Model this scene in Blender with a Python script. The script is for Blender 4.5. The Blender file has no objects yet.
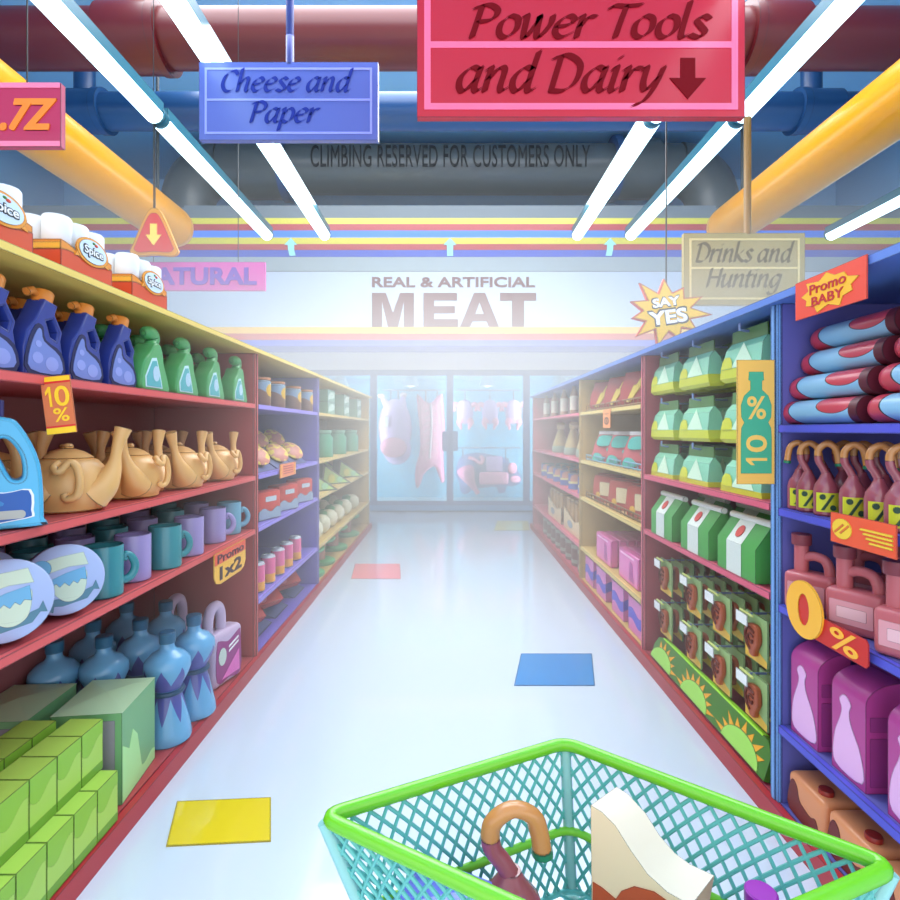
import bpy, bmesh, math, random
from mathutils import Matrix, Vector
random.seed(7)
SC = bpy.context.scene
COL = SC.collection
PI = math.pi
HAZE = 0.165
H = 1.5            # eye height
F = 550.0          # focal length in pixels of the 900 px frame

# ---------------------------------------------------------------- camera, light, exposure
cam = bpy.data.cameras.new('camera'); camo = bpy.data.objects.new('camera', cam); COL.objects.link(camo)
camo.location = (0, 0, H); camo.rotation_euler = (PI / 2, 0, 0)
cam.sensor_width = 36; cam.sensor_fit = 'HORIZONTAL'; cam.lens = F / 900 * 36
cam.shift_y = -20 / 900; cam.clip_start = 0.02; cam.clip_end = 100
SC.camera = camo
vs = SC.view_settings
SC.display_settings.display_device = 'sRGB'
vs.view_transform = 'Standard'; vs.look = 'None'; vs.exposure = 0.0; vs.gamma = 1.0; vs.use_curve_mapping = False
SC.cycles.use_denoising = True
SC.cycles.max_bounces = 7; SC.cycles.diffuse_bounces = 3; SC.cycles.glossy_bounces = 3
SC.cycles.transparent_max_bounces = 8; SC.cycles.volume_bounces = 0
SC.cycles.sample_clamp_indirect = 4.0
SC.cycles.caustics_reflective = False; SC.cycles.caustics_refractive = False
w = bpy.data.worlds.new('world'); SC.world = w; w.use_nodes = True
w.node_tree.nodes['Background'].inputs[0].default_value = (0.97, 0.98, 1.0, 1)
w.node_tree.nodes['Background'].inputs[1].default_value = 2.3

def area(name, loc, sx, sy, power, col=(1, 1, 1), rot=(0, 0, 0)):
    l = bpy.data.lights.new(name, 'AREA'); l.shape = 'RECTANGLE'; l.size = sx; l.size_y = sy
    l.energy = power; l.color = col
    o = bpy.data.objects.new(name, l); COL.objects.link(o); o.location = loc; o.rotation_euler = rot
    return o
area('ceiling_light', (0, 5.4, 6.6), 7, 4.2, 760, (0.96, 0.98, 1))  # added unseen fill panel, lights the haze and room evenly
area('aisle_fill', (0, 5.6, 4.45), 3.6, 3.2, 310, (0.96, 0.985, 1))  # added unseen fill panel, brightens the haze and far floor
area('ceiling_upfill', (0, 4.5, 4.6), 9, 8, 130, (0.75, 0.95, 1), (PI, 0, 0))  # added unseen panel facing up, only brightens the ceiling
for fx in (-1.4, 0, 1.4): area('freezer_light', (fx, 10.14, 1.4), 0.09, 2.2, 23, (0.88, 0.96, 1), (PI / 2, 0, 0))  # added fill strips hidden behind the posts, brighten the freezer inside

# ---------------------------------------------------------------- materials
def lin(c):
    c = c / 255.0
    return c / 12.92 if c <= 0.04045 else ((c + 0.055) / 1.055) ** 2.4
def rgb(c): return (lin(c[0]), lin(c[1]), lin(c[2]), 1)
MATS = {}
INK = 0.0075
def ink_group():
    g = bpy.data.node_groups.new('ink_edge', 'ShaderNodeTree')
    g.interface.new_socket('Color', in_out='INPUT', socket_type='NodeSocketColor')
    g.interface.new_socket('Radius', in_out='INPUT', socket_type='NodeSocketFloat')
    g.interface.new_socket('Color', in_out='OUTPUT', socket_type='NodeSocketColor')
    N, L = g.nodes, g.links
    i = N.new('NodeGroupInput'); o = N.new('NodeGroupOutput')
    b = N.new('ShaderNodeBevel'); b.samples = 3
    ge = N.new('ShaderNodeNewGeometry')
    d = N.new('ShaderNodeVectorMath'); d.operation = 'DOT_PRODUCT'
    r = N.new('ShaderNodeMapRange'); r.inputs['From Min'].default_value = 0.93; r.inputs['From Max'].default_value = 0.992
    mx = N.new('ShaderNodeMix'); mx.data_type = 'RGBA'
    mx.inputs['A'].default_value = (0.012, 0.012, 0.02, 1)
    L.new(i.outputs['Radius'], b.inputs['Radius'])
    L.new(b.outputs['Normal'], d.inputs[0]); L.new(ge.outputs['Normal'], d.inputs[1])
    L.new(d.outputs['Value'], r.inputs['Value']); L.new(r.outputs['Result'], mx.inputs['Factor'])
    L.new(i.outputs['Color'], mx.inputs['B']); L.new(mx.outputs['Result'], o.inputs['Color'])
    return g
INKG = ink_group()
def mat(name, c, rough=0.45, spec=0.4, ink=INK, metal=0.0, coat=0.0, emit=None, alpha=None):
    key = (name,)
    if key in MATS: return MATS[key]
    m = bpy.data.materials.new(name); m.use_nodes = True
    N, L = m.node_tree.nodes, m.node_tree.links
    p = N['Principled BSDF']
    p.inputs['Base Color'].default_value = rgb(c); p.inputs['Roughness'].default_value = rough
    p.inputs['Specular IOR Level'].default_value = spec; p.inputs['Metallic'].default_value = metal
    p.inputs['Coat Weight'].default_value = coat
    if emit:
        p.inputs['Emission Color'].default_value = rgb(c); p.inputs['Emission Strength'].default_value = emit
    if ink and not emit:
        g = N.new('ShaderNodeGroup'); g.node_tree = INKG
        g.inputs['Color'].default_value = rgb(c); g.inputs['Radius'].default_value = ink
        L.new(g.outputs['Color'], p.inputs['Base Color'])
    MATS[key] = m
    return m
def pattern(name, build, ink=INK, rough=0.4, spec=0.4):
    """build(N, L) returns a colour output; joined to a Principled surface."""
    if (name,) in MATS: return MATS[(name,)]
    m = bpy.data.materials.new(name); m.use_nodes = True
    N, L = m.node_tree.nodes, m.node_tree.links
    p = N['Principled BSDF']; p.inputs['Roughness'].default_value = rough; p.inputs['Specular IOR Level'].default_value = spec
    out = build(N, L)
    if ink:
        g = N.new('ShaderNodeGroup'); g.node_tree = INKG; g.inputs['Radius'].default_value = ink
        L.new(out, g.inputs['Color']); out = g.outputs['Color']
    L.new(out, p.inputs['Base Color'])
    MATS[(name,)] = m
    return m
class NB:
    """tiny helper for node maths"""
    def __init__(s, N, L): s.N, s.L = N, L
    def obj(s):
        t = s.N.new('ShaderNodeTexCoord'); x = s.N.new('ShaderNodeSeparateXYZ'); s.L.new(t.outputs['Object'], x.inputs[0])
        return x.outputs
    def m(s, op, a, b=None, c=None):
        n = s.N.new('ShaderNodeMath'); n.operation = op
        for k, v in enumerate((a, b, c)):
            if v is None: continue
            if isinstance(v, (int, float)): n.inputs[k].default_value = v
            else: s.L.new(v, n.inputs[k])
        return n.outputs[0]
    def mix(s, f, a, b):
        n = s.N.new('ShaderNodeMix'); n.data_type = 'RGBA'
        s.L.new(f, n.inputs['Factor'])
        for k, v in (('A', a), ('B', b)):
            if isinstance(v, tuple): n.inputs[k].default_value = rgb(v)
            else: s.L.new(v, n.inputs[k])
        return n.outputs['Result']

# ---------------------------------------------------------------- mesh builder
def catmull(pts, n=6, closed=False):
    P = [Vector(p) for p in pts]; out = []
    k = len(P)
    for i in range(k if closed else k - 1):
        p0 = P[(i - 1) % k] if closed or i > 0 else P[0] * 2 - P[1]
        p1 = P[i]; p2 = P[(i + 1) % k]
        p3 = P[(i + 2) % k] if closed or i < k - 2 else P[-1] * 2 - P[-2]
        for j in range(n):
            t = j / n
            out.append(0.5 * ((2 * p1) + (-p0 + p2) * t + (2 * p0 - 5 * p1 + 4 * p2 - p3) * t * t + (-p0 + 3 * p1 - 3 * p2 + p3) * t ** 3))
    if not closed: out.append(P[-1])
    return out
def smooth2(pts, n=4): return [(v[0], v[1]) for v in catmull([(a, b, 0) for a, b in pts], n, True)]
def ellipse(cx, cz, rx, rz, n=28, a0=0.0, a1=2 * PI):
    return [(cx + rx * math.cos(a0 + (a1 - a0) * i / n), cz + rz * math.sin(a0 + (a1 - a0) * i / n)) for i in range(n if abs(a1 - a0 - 2 * PI) < 1e-6 else n + 1)]
def rrect(x0, z0, x1, z1, r, n=4):
    out = []
    for cx, cz, a in ((x1 - r, z1 - r, 0), (x0 + r, z1 - r, PI / 2), (x0 + r, z0 + r, PI), (x1 - r, z0 + r, 1.5 * PI)):
        out += [(cx + r * math.cos(a + PI / 2 * i / n), cz + r * math.sin(a + PI / 2 * i / n)) for i in range(n + 1)]
    return out
def wave(x0, x1, z, amp, k, ph=0, n=16):
    return [(x0 + (x1 - x0) * i / n, z + amp * math.sin(ph + k * 2 * PI * i / n)) for i in range(n + 1)]
def T(x=0, y=0, z=0): return Matrix.Translation((x, y, z))
def R(a, ax): return Matrix.Rotation(a, 4, ax)
FACE_X = R(PI / 2, 'Z')       # drawing plane (front -Y) turned to face +X
FACE_MX = R(-PI / 2, 'Z')     # ... to face -X

def one_shape(cx, cz, w_, h_):
    return [(cx + a * w_, cz + c * h_) for a, c in ((.1, -.5), (.1, .26), (-.5, .08), (-.5, .26), (.12, .5), (.5, .5), (.5, -.5))]
class B:
    def __init__(s): s.bm = bmesh.new(); s.mats = []
    def mi(s, m):
        if m not in s.mats: s.mats.append(m)
        return s.mats.index(m)
    def _tag(s, faces, m):
        k = s.mi(m)
        for f in faces: f.material_index = k
    def box(s, x0, x1, y0, y1, z0, z1, m, M=None):
        v = [s.bm.verts.new((x, y, z)) for x in (x0, x1) for y in (y0, y1) for z in (z0, z1)]
        fs = [s.bm.faces.new([v[i] for i in q]) for q in ((0, 1, 3, 2), (4, 6, 7, 5), (0, 4, 5, 1), (2, 3, 7, 6), (0, 2, 6, 4), (1, 5, 7, 3))]
        s._tag(fs, m)
        if M: bmesh.ops.transform(s.bm, matrix=M, verts=v)
        return fs
    def rbox(s, x0, x1, y0, y1, z0, z1, m, r=0.01, seg=3, M=None):
        t = bmesh.new()
        v = bmesh.ops.create_cube(t, size=1)['verts']
        bmesh.ops.transform(t, matrix=T((x0 + x1) / 2, (y0 + y1) / 2, (z0 + z1) / 2) @ Matrix.Diagonal((x1 - x0, y1 - y0, z1 - z0, 1)), verts=v)
        bmesh.ops.bevel(t, geom=t.edges[:] , offset=r, segments=seg, affect='EDGES', profile=0.5)
        s._merge(t, m, M)
    def _merge(s, t, m, M=None):
        me = bpy.data.meshes.new('tmp'); t.to_mesh(me); t.free(); s.addmesh(me, m, M)
    def addmesh(s, me, m, M=None):
        n = len(s.bm.faces); nv = len(s.bm.verts)
        s.bm.from_mesh(me); bpy.data.meshes.remove(me)
        s.bm.faces.ensure_lookup_table(); s.bm.verts.ensure_lookup_table()
        s._tag(s.bm.faces[n:], m)
        if M: bmesh.ops.transform(s.bm, matrix=M, verts=s.bm.verts[nv:])
    def lathe(s, prof, m, seg=20, M=None, sx=1.0, sy=1.0, mats=None):
        """prof: (radius, z) pairs; mats: one material per band"""
        rings = []; allv = []
        for r, z in prof:
            if r < 1e-6: ring = [s.bm.verts.new((0, 0, z))]
            else: ring = [s.bm.verts.new((sx * r * math.cos(2 * PI * i / seg), sy * r * math.sin(2 * PI * i / seg), z)) for i in range(seg)]
            rings.append(ring); allv += ring
        for b in range(len(rings) - 1):
            a, c = rings[b], rings[b + 1]; fs = []
            for i in range(seg):
                j = (i + 1) % seg
                if len(a) == 1 and len(c) == 1: continue
                if len(a) == 1: q = [a[0], c[j], c[i]]
                elif len(c) == 1: q = [a[i], a[j], c[0]]
                else: q = [a[i], a[j], c[j], c[i]]
                fs.append(s.bm.faces.new(q))
            s._tag(fs, mats[b] if mats else m)
        if M: bmesh.ops.transform(s.bm, matrix=M, verts=allv)
    def cyl(s, r, z0, z1, m, seg=20, M=None): s.lathe([(0, z0), (r, z0), (r, z1), (0, z1)], m, seg, M)
    def ell(s, c, r, m, seg=16, M=None):
        n = max(5, seg // 2)
        prof = [(math.sin(PI * i / n), -math.cos(PI * i / n)) for i in range(n + 1)]
        prof[0] = (0, -1); prof[-1] = (0, 1)
        A = T(*c) @ Matrix.Diagonal((r[0], r[1], r[2], 1))
        s.lathe(prof, m, seg, (M @ A) if M else A)
    def tube(s, pts, r, m, seg=8, M=None, closed=False, flat=1.0):
        P = [Vector(p) for p in pts]; k = len(P)
        rs = r if isinstance(r, (list, tuple)) else [r] * k
        t0 = (P[1] - P[0]).normalized()
        up = Vector((0, 0, 1)) if abs(t0.z) < 0.9 else Vector((1, 0, 0))
        n = t0.cross(up).normalized(); rings = []; allv = []
        for i in range(k):
            a = P[(i - 1) % k] if (closed or i > 0) else P[i]
            b = P[(i + 1) % k] if (closed or i < k - 1) else P[i]
            t = (b - a).normalized(); n = (n - t * n.dot(t)).normalized(); bi = t.cross(n)
            ring = [s.bm.verts.new(P[i] + (n * math.cos(2 * PI * j / seg) + bi * math.sin(2 * PI * j / seg) * flat) * rs[i]) for j in range(seg)]
            rings.append(ring); allv += ring
        fs = []
        for i in range(k if closed else k - 1):
            a, c = rings[i], rings[(i + 1) % k]
            for j in range(seg): fs.append(s.bm.faces.new([a[j], a[(j + 1) % seg], c[(j + 1) % seg], c[j]]))
        if not closed:
            fs.append(s.bm.faces.new(rings[0][::-1])); fs.append(s.bm.faces.new(rings[-1]))
        s._tag(fs, m)
        if M: bmesh.ops.transform(s.bm, matrix=M, verts=allv)
    def shape(s, contours, y0, y1, m, bevel=0.0, M=None):
        """filled outline(s) in the XZ plane, holes allowed, from depth y0 (front) to y1"""
        if contours and isinstance(contours[0], tuple): contours = [contours]
        cu = bpy.data.curves.new('tmp', 'CURVE'); cu.dimensions = '2D'; cu.fill_mode = 'BOTH'
        d = abs(y1 - y0); cu.extrude = max(d / 2 - bevel, 1e-5); cu.bevel_depth = bevel; cu.bevel_resolution = 2; cu.offset = -bevel
        for c in contours:
            sp = cu.splines.new('POLY'); sp.points.add(len(c) - 1); sp.use_cyclic_u = True
            for q, (a, b) in zip(sp.points, c): q.co = (a, b, 0, 1)
        s._curve(cu, m, T(0, (y0 + y1) / 2, 0) if not M else M @ T(0, (y0 + y1) / 2, 0))
    def _curve(s, cu, m, M, fit=None):
        o = bpy.data.objects.new('tmp', cu); me = bpy.data.meshes.new_from_object(o)
        bpy.data.objects.remove(o); bpy.data.curves.remove(cu)
        A = R(PI / 2, 'X')
        if fit:
            cx, cz, fw, fh = fit
            xs = [v.co.x for v in me.vertices]; ys = [v.co.y for v in me.vertices]
            ex, ey = max(xs) - min(xs), max(ys) - min(ys)
            kx = fw / ex if fw else fh / ey; ky = fh / ey if fh else kx
            if not fw: kx = ky
            A = T(cx, 0, cz) @ R(PI / 2, 'X') @ Matrix.Diagonal((kx, ky, 1, 1)) @ T(-(max(xs) + min(xs)) / 2, -(max(ys) + min(ys)) / 2, 0)
        me.transform(A); me.materials.clear()
        s.addmesh(me, m, M)
    def text(s, body, cx, cz, fw, fh, y, m, bold=0.02, shear=0.0, t=0.002, M=None, space=1.0):
        """lettering of total size fw x fh, its front at depth y - t"""
        n = max(1, math.ceil(bold / .02)); heavy = bold > .03; hs = fh * bold * .55 if fh else 0
        for dx, dz in (((0, 0), (-hs, -hs), (hs, hs), (hs, -hs), (-hs, hs)) if heavy else ((0, 0),)):
            cu = bpy.data.curves.new('tmp', 'FONT'); cu.body = body; cu.size = 1; cu.offset = min(bold, .014); cu.shear = shear
            cu.extrude = t / 2; cu.resolution_u = 4; cu.space_character = space
            s._curve(cu, m, (M if M else Matrix()) @ T(dx, y - t / 2 + (dx - dz * 2) * .002, dz), (cx, cz, fw - 2 * hs if fw else fw, fh - 2 * hs if fh else fh))
    def poly(s, pts, m, M=None):
        v = [s.bm.verts.new(p) for p in pts]; s._tag([s.bm.faces.new(v)], m)
        if M: bmesh.ops.transform(s.bm, matrix=M, verts=v)
    def obj(s, name, parent=None, loc=(0, 0, 0), rot=(0, 0, 0), angle=38, label=None, kind=None):
        bmesh.ops.recalc_face_normals(s.bm, faces=s.bm.faces[:])
        me = bpy.data.meshes.new(name); s.bm.to_mesh(me); s.bm.free()
        for m in s.mats: me.materials.append(m)
        me.polygons.foreach_set('use_smooth', [True] * len(me.polygons))
        me.set_sharp_from_angle(angle=math.radians(angle))
        o = bpy.data.objects.new(name, me); COL.objects.link(o)
        o.location = loc; o.rotation_euler = rot
        if parent: o.parent = parent
        if label: o['label'] = label
        if kind: o['kind'] = kind
        return o
def thing(name, loc=(0, 0, 0), rz=0.0):
    o = bpy.data.objects.new(name, None); COL.objects.link(o); o.location = loc; o.rotation_euler = (0, 0, rz)
    o.empty_display_size = 0.05
    return o
def tag(o, label, cat, group=None):
    o['label'] = label; o['category'] = cat
    if group: o['group'] = group
    return o
def copy_tree(o, parent=None):
    c = o.copy(); COL.objects.link(c)
    if parent: c.parent = parent
    for ch in KIDS.get(o.name, ()): copy_tree(ch, c)
    return c
KIDS = {}
PROTO = {}
def note(o):
    """remember the children tree of a prototype"""
    KIDS[o.name] = list(o.children)
    for c in o.children: note(c)
def place(key, fn, cat, loc, rz, label, group=None, scale=1.0, rx=0.0, ry=0.0):
    if key not in PROTO:
        o = fn(); note(o); PROTO[key] = o
    else:
        o = copy_tree(PROTO[key])
        for k in ('label', 'group', 'category'):
            if k in o: del o[k]
    o.location = loc; o.rotation_euler = (rx, ry, rz)
    o.scale = scale if isinstance(scale, tuple) else (scale,) * 3
    tag(o, label, cat, group)
    return o
ORD = ['first', 'second', 'third', 'fourth', 'fifth', 'sixth', 'seventh', 'eighth', 'ninth', 'tenth', 'eleventh', 'twelfth']
def nth(i, n):
    if i == 0: return 'nearest'
    if i == n - 1: return 'farthest'
    return ORD[i] + ' nearest'
LEFT, RIGHT = PI / 2, -PI / 2     # a thing facing the aisle from the left / right shelf
def YP(px, X): return F * X / (px - 450.0)

# broad nib lettering for the hanging department signs
_a = [(.75, .88), (.45, 1.0), (.12, .62), (.12, .18), (.34, 0), (.7, .5)]
_arch = [(.1, .45), (.42, .95), (.66, .9), (.62, .2), (.72, 0), (.88, .14)]
GLY = {
 'a': ([_a, [(.78, 1), (.68, .2), (.8, 0), (.97, .14)]], 1.02), 'd': ([_a, [(.82, 1.65), (.68, .2), (.8, 0), (.97, .14)]], 1.02),
 'e': ([[(.1, .48), (.55, .58), (.72, .82), (.48, 1), (.15, .7), (.1, .25), (.35, 0), (.76, .22)]], .86),
 'h': ([[(.14, 1.65), (.1, .8), (.08, 0)], _arch], .96), 'i': ([[(.02, .86), (.17, 1), (.1, .15), (.2, 0), (.36, .14)], [(.2, 1.36), (.26, 1.44)]], .46),
 'k': ([[(.14, 1.65), (.1, .8), (.08, 0)], [(.7, .98), (.45, .7), (.15, .5)], [(.2, .55), (.5, .2), (.8, 0)]], .86),
 'l': ([[(.16, 1.65), (.1, .2), (.2, 0), (.34, .12)]], .43), 'n': ([[(.0, .86), (.15, 1), (.1, .5), (.08, 0)], _arch], .96),
 'o': ([[(.45, 1), (.14, .68), (.14, .2), (.42, 0), (.74, .35), (.72, .85), (.45, 1), (.38, .96)]], .9),
 'p': ([[(.0, .86), (.15, 1), (.08, .2), (.02, -.6)], [(.12, .55), (.45, 1), (.74, .8), (.7, .25), (.42, 0), (.14, .12)]], .9),
 'r': ([[(.0, .86), (.15, 1), (.1, .5), (.08, 0)], [(.1, .45), (.35, .92), (.62, .95)]], .66),
 's': ([[(.6, .86), (.36, 1), (.15, .78), (.36, .5), (.55, .25), (.36, 0), (.02, .12)]], .7),
 't': ([[(.22, 1.3), (.12, .25), (.22, 0), (.46, .14)], [(.0, .95), (.25, .95), (.5, 1.0)]], .56),
 'u': ([[(.02, .86), (.16, 1), (.1, .3), (.28, 0), (.68, .55)], [(.74, 1), (.66, .2), (.76, 0), (.92, .14)]], .97),
 'w': ([[(.0, .9), (.14, 1), (.16, .2), (.26, 0), (.6, .75), (.62, 1)], [(.62, 1), (.64, .2), (.76, 0), (1.08, .6), (1.1, 1)]], 1.22),
 'y': ([[(.02, .86), (.16, 1), (.14, .35), (.3, .05), (.68, .6)], [(.78, 1), (.6, .2), (.3, -.42), (-.05, -.6)]], .9),
 'g': ([_a, [(.78, 1), (.68, .1), (.5, -.45), (.15, -.6), (-.02, -.42)]], .97),
 'C': ([[(1.0, 1.25), (.72, 1.5), (.25, 1.2), (.12, .55), (.34, .08), (.65, 0), (1.02, .28)]], 1.12),
 'D': ([[(.25, 1.45), (.2, .8), (.14, 0)], [(-.02, 1.36), (.5, 1.5), (1.02, 1.1), (.98, .4), (.6, .02), (.14, .02)]], 1.22),
 'H': ([[(.2, 1.5), (.16, .8), (.1, 0)], [(1.0, 1.5), (.95, .8), (.9, 0)], [(.14, .78), (.5, .78), (.95, .8)]], 1.16),
 'P': ([[(.25, 1.45), (.2, .8), (.14, 0)], [(-.02, 1.34), (.5, 1.5), (.88, 1.22), (.72, .82), (.22, .72)]], .98),
 'T': ([[(.0, 1.3), (.14, 1.46), (.6, 1.44), (1.14, 1.5)], [(.6, 1.44), (.52, .8), (.45, 0)]], .98)}
def nib(b, s, x, z, size, m, y, maxw=None, nw=0.25):
    """calligraphic line of lettering centred at x with baseline z; size = height of the small letters"""
    tot = sum(GLY[c][1] if c != ' ' else .42 for c in s)
    k = size if not maxw else maxw / tot
    kz = size; px = x - tot * k / 2
    nx, nz = math.cos(math.radians(38)) * nw / 2, math.sin(math.radians(38)) * nw / 2
    for c in s:
        if c == ' ': px += .42 * k; continue
        st, ad = GLY[c]
        for p in st:
            pts = catmull([(a, q, 0) for a, q in p], 5)
            for e, dy in ((-.028, 0), (.028, -.0008)):
                prev = None; ex, ez = -e * .62, e * .79
                for v in pts:
                    a = b.bm.verts.new((px + (v.x + nx + ex + .2 * (v.y + nz + ez - .6)) * k, y + dy, z + (v.y + nz + ez) * kz))
                    c2 = b.bm.verts.new((px + (v.x - nx + ex + .2 * (v.y - nz + ez - .6)) * k, y + dy, z + (v.y - nz + ez) * kz))
                    if prev: b._tag([b.bm.faces.new([prev[0], a, c2, prev[1]])], m)
                    prev = (a, c2)
        px += ad * k
# ---------------------------------------------------------------- the room
def struct(o): o['kind'] = 'structure'; return o
BLUE = mat('ceiling_blue', (146, 200, 240), rough=0.6, ink=None)
WHITE = mat('white_paint', (238, 243, 248), rough=0.4, ink=None)
def floor_col(N, L):
    b = NB(N, L); x = b.obj()
    t = N.new('ShaderNodeTexNoise'); t.inputs['Scale'].default_value = 0.6
    return b.mix(t.outputs['Fac'], (198, 213, 230), (210, 222, 236))
FLOORM = pattern('polished_floor', floor_col, ink=None, rough=0.08, spec=.75)
b = B(); b.box(-8, 8, -3, 11.6, -0.1, 0, FLOORM); struct(b.obj('floor'))
b = B(); b.box(-8, 8, -3, 11.6, 6.7, 6.8, BLUE); struct(b.obj('ceiling'))
b = B(); b.box(-8.2, -8, -3, 11.6, 0, 6.7, BLUE); struct(b.obj('wall_left'))
b = B(); b.box(8, 8.2, -3, 11.6, 0, 6.7, BLUE); struct(b.obj('wall_right'))
b = B(); b.box(-8, 8, 11.4, 11.6, 0, 6.7, BLUE); struct(b.obj('wall_back'))
b = B(); b.box(-8, 8, 10.06, 11.38, 2.60, 3.04, WHITE); struct(b.obj('trim_1'))
b = B(); b.box(-8, -2.86, 10.06, 11.38, 0, 2.6, WHITE); b.box(2.86, 8, 10.06, 11.38, 0, 2.6, WHITE); struct(b.obj('trim_2'))
# striped fascia over the freezer
FY = 9.3
def fz(py): return H + (430 - py) * FY / F
gy = mat('stripe_grey', (104, 116, 124), ink=None); ye = mat('stripe_yellow', (214, 204, 70), ink=None, rough=.3); rd = mat('stripe_red', (178, 62, 70), ink=None, rough=.3)
bl = mat('stripe_blue', (58, 128, 236), ink=None, rough=.3); bl2 = mat('stripe_deep_blue', (58, 84, 184), ink=None, rough=.3); gl = mat('stripe_light_grey', (150, 166, 172), ink=None)
ye2 = mat('stripe_pale_yellow', (250, 190, 30), ink=None); rd2 = mat('stripe_pale_red', (210, 50, 40), ink=None); bl3 = mat('stripe_pale_blue', (50, 80, 210), ink=None)
fw = mat('fascia_white', (184, 200, 218), rough=.5, ink=None)
b = B()
for y0, y1, m in ((205.5, 218, gy), (218, 224, ye), (224, 230.5, rd), (230.5, 237.5, bl), (237.5, 244, ye), (244, 250, rd), (250, 257, bl2), (257, 271, gl), (271.6, 327, fw), (327, 333.5, ye2), (333.5, 340, rd2), (340, 346, bl3)):
    b.box(-8, 8, FY, 10.06, fz(y1), fz(y0), m)
b.box(-8, 8, FY + .01, 10.06, fz(271.6), fz(271), mat('ink_line', (40, 44, 52), ink=None))
struct(b.obj('trim_3'))
# coloured floor tiles
def quad_tile(corners, c, label):
    P = [((px - 450) * H / (py - 430), F * H / (py - 430)) for px, py in corners]
    q = B(); m = mat('tile_' + label[:12], c, rough=.08, spec=.6, ink=.011)
    lo = [q.bm.verts.new((x, y, 0)) for x, y in P]; hi = [q.bm.verts.new((x, y, .004)) for x, y in P]
    q._tag([q.bm.faces.new(hi), q.bm.faces.new(lo[::-1])] + [q.bm.faces.new((lo[i], lo[(i + 1) % 4], hi[(i + 1) % 4], hi[i])) for i in range(4)], m)
    tag(q.obj('floor_tile'), label, 'floor tile', 'coloured tiles in the floor')
quad_tile([(166, 847), (271, 842), (271, 798), (177, 802)], (226, 204, 40), 'yellow floor tile beside the red shelf of green cartons')
quad_tile([(514, 686), (595, 686), (592, 654), (521, 654)], (62, 140, 206), 'blue floor tile beyond the shopping cart')
quad_tile([(351, 579), (401, 579), (400, 564), (355, 564)], (240, 150, 158), 'pale red floor tile near the purple and tan shelving')
quad_tile([(494, 530.5), (530, 530.5), (528, 521), (497, 521)], (232, 222, 140), 'pale yellow floor tile in front of the freezer')

# lettering on the fascia
br = mat('brown_lettering', (100, 36, 40), ink=None)
def fascia_sign(body, x0, x1, y0, y1, bold, label):
    q = B(); q.text(body, (x0 + x1 - 900) / 2 * FY / F, fz((y0 + y1) / 2), (x1 - x0) * FY / F, (y1 - y0) * FY / F, FY, br, bold=bold, t=.012)
    tag(q.obj('wall_lettering'), label, 'sign')
fascia_sign('REAL & ARTIFICIAL', 372, 535, 277, 287.5, .035, 'small brown capital letters reading REAL & ARTIFICIAL on the white fascia')
q = B(); kx, kz = FY / F, FY / F
for x0, x1, c in ((372, 414, [[(0, 0), (0, 1), (.33, 1), (.5, .42), (.67, 1), (1, 1), (1, 0), (.76, 0), (.76, .74), (.62, .0), (.38, .0), (.24, .74), (.24, 0)]]),
                  (423.5, 457, [[(0, 0), (0, 1), (1, 1), (1, .78), (.32, .78), (.32, .61), (.94, .61), (.94, .4), (.32, .4), (.32, .23), (1.03, .23), (1.03, 0)]]),
                  (460, 499, [[(0, 0), (.36, 1), (.64, 1), (1, 0), (.74, 0), (.68, .17), (.32, .17), (.26, 0)], [(.39, .38), (.61, .38), (.5, .72)]]),
                  (500, 536, [[(.33, 0), (.33, .77), (0, .77), (0, 1), (1, 1), (1, .77), (.67, .77), (.67, 0)]])):
    q.shape([[((x0 + a * (x1 - x0) - 450) * kx, fz(327 - c2 * 34)) for a, c2 in k_] for k_ in c], FY - .012, FY, br)
tag(q.obj('wall_lettering'), 'large brown capital letters reading MEAT on the white fascia', 'sign')
am = mat('arrow_mint', (150, 226, 226), ink=.004)
for i, px in enumerate((291, 450, 610)):
    bend = -1 if px < 400 else (1 if px > 500 else 0)
    k = FY / F; cx = (px - 450) * k
    up = [(cx - 6.5 * k, fz(245)), (cx, fz(238)), (cx + 6.5 * k, fz(245)), (cx + 3.2 * k, fz(245)), (cx + (3.2 - bend * .2) * k, fz(250)), (cx + (3.2 - bend * 1.6) * k, fz(256)), (cx - (3 + bend * 1.6) * k, fz(256)), (cx - (3 + bend * .2) * k, fz(250)), (cx - 3.2 * k, fz(245))]
    q = B(); q.shape(up, FY - .012, FY, am)
    tag(q.obj('arrow_marker'), 'pale mint up arrow on the stripes, ' + ('leftmost of the three arrows', 'middle of the three arrows', 'rightmost of the three arrows')[i], 'arrow', 'arrows on the striped fascia')

# ---------------------------------------------------------------- pipes under the ceiling
def pipe(name, y, rel, r, m, collars, label, riser_r, text=None):
    z = H + rel; t = tag(thing(name, (0, y, z)), label, 'pipe')
    q = B(); q.tube([(-7.95, 0, 0), (7.95, 0, 0)], r, m, 32); q.obj('pipe_run', t)
    for x, hw, rx in collars:
        q = B(); q.tube([(x - hw, 0, 0), (x + hw, 0, 0)], r * 1.16, m, 32)
        q.tube([(x + hw - .05 if x < 0 else x - hw - .04, 0, 0), (x + hw + .04 if x < 0 else x - hw + .05, 0, 0)], r * 1.22, m, 32); c = q.obj('collar', t)
        q = B(); q.tube([(rx, 0, r * .5), (rx, 0, 6.69 - z)], riser_r, m, 20); q.obj('riser', t)
    return t
redp = mat('red_pipe', (80, 12, 18), rough=.35, ink=.012); blup = mat('blue_pipe', (26, 66, 112), rough=.35, ink=.012)
gryp = mat('grey_pipe', (58, 68, 72), rough=.35, ink=.012); yelp = mat('yellow_pipe', (228, 152, 20), rough=.28, ink=.01, spec=.5)
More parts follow.
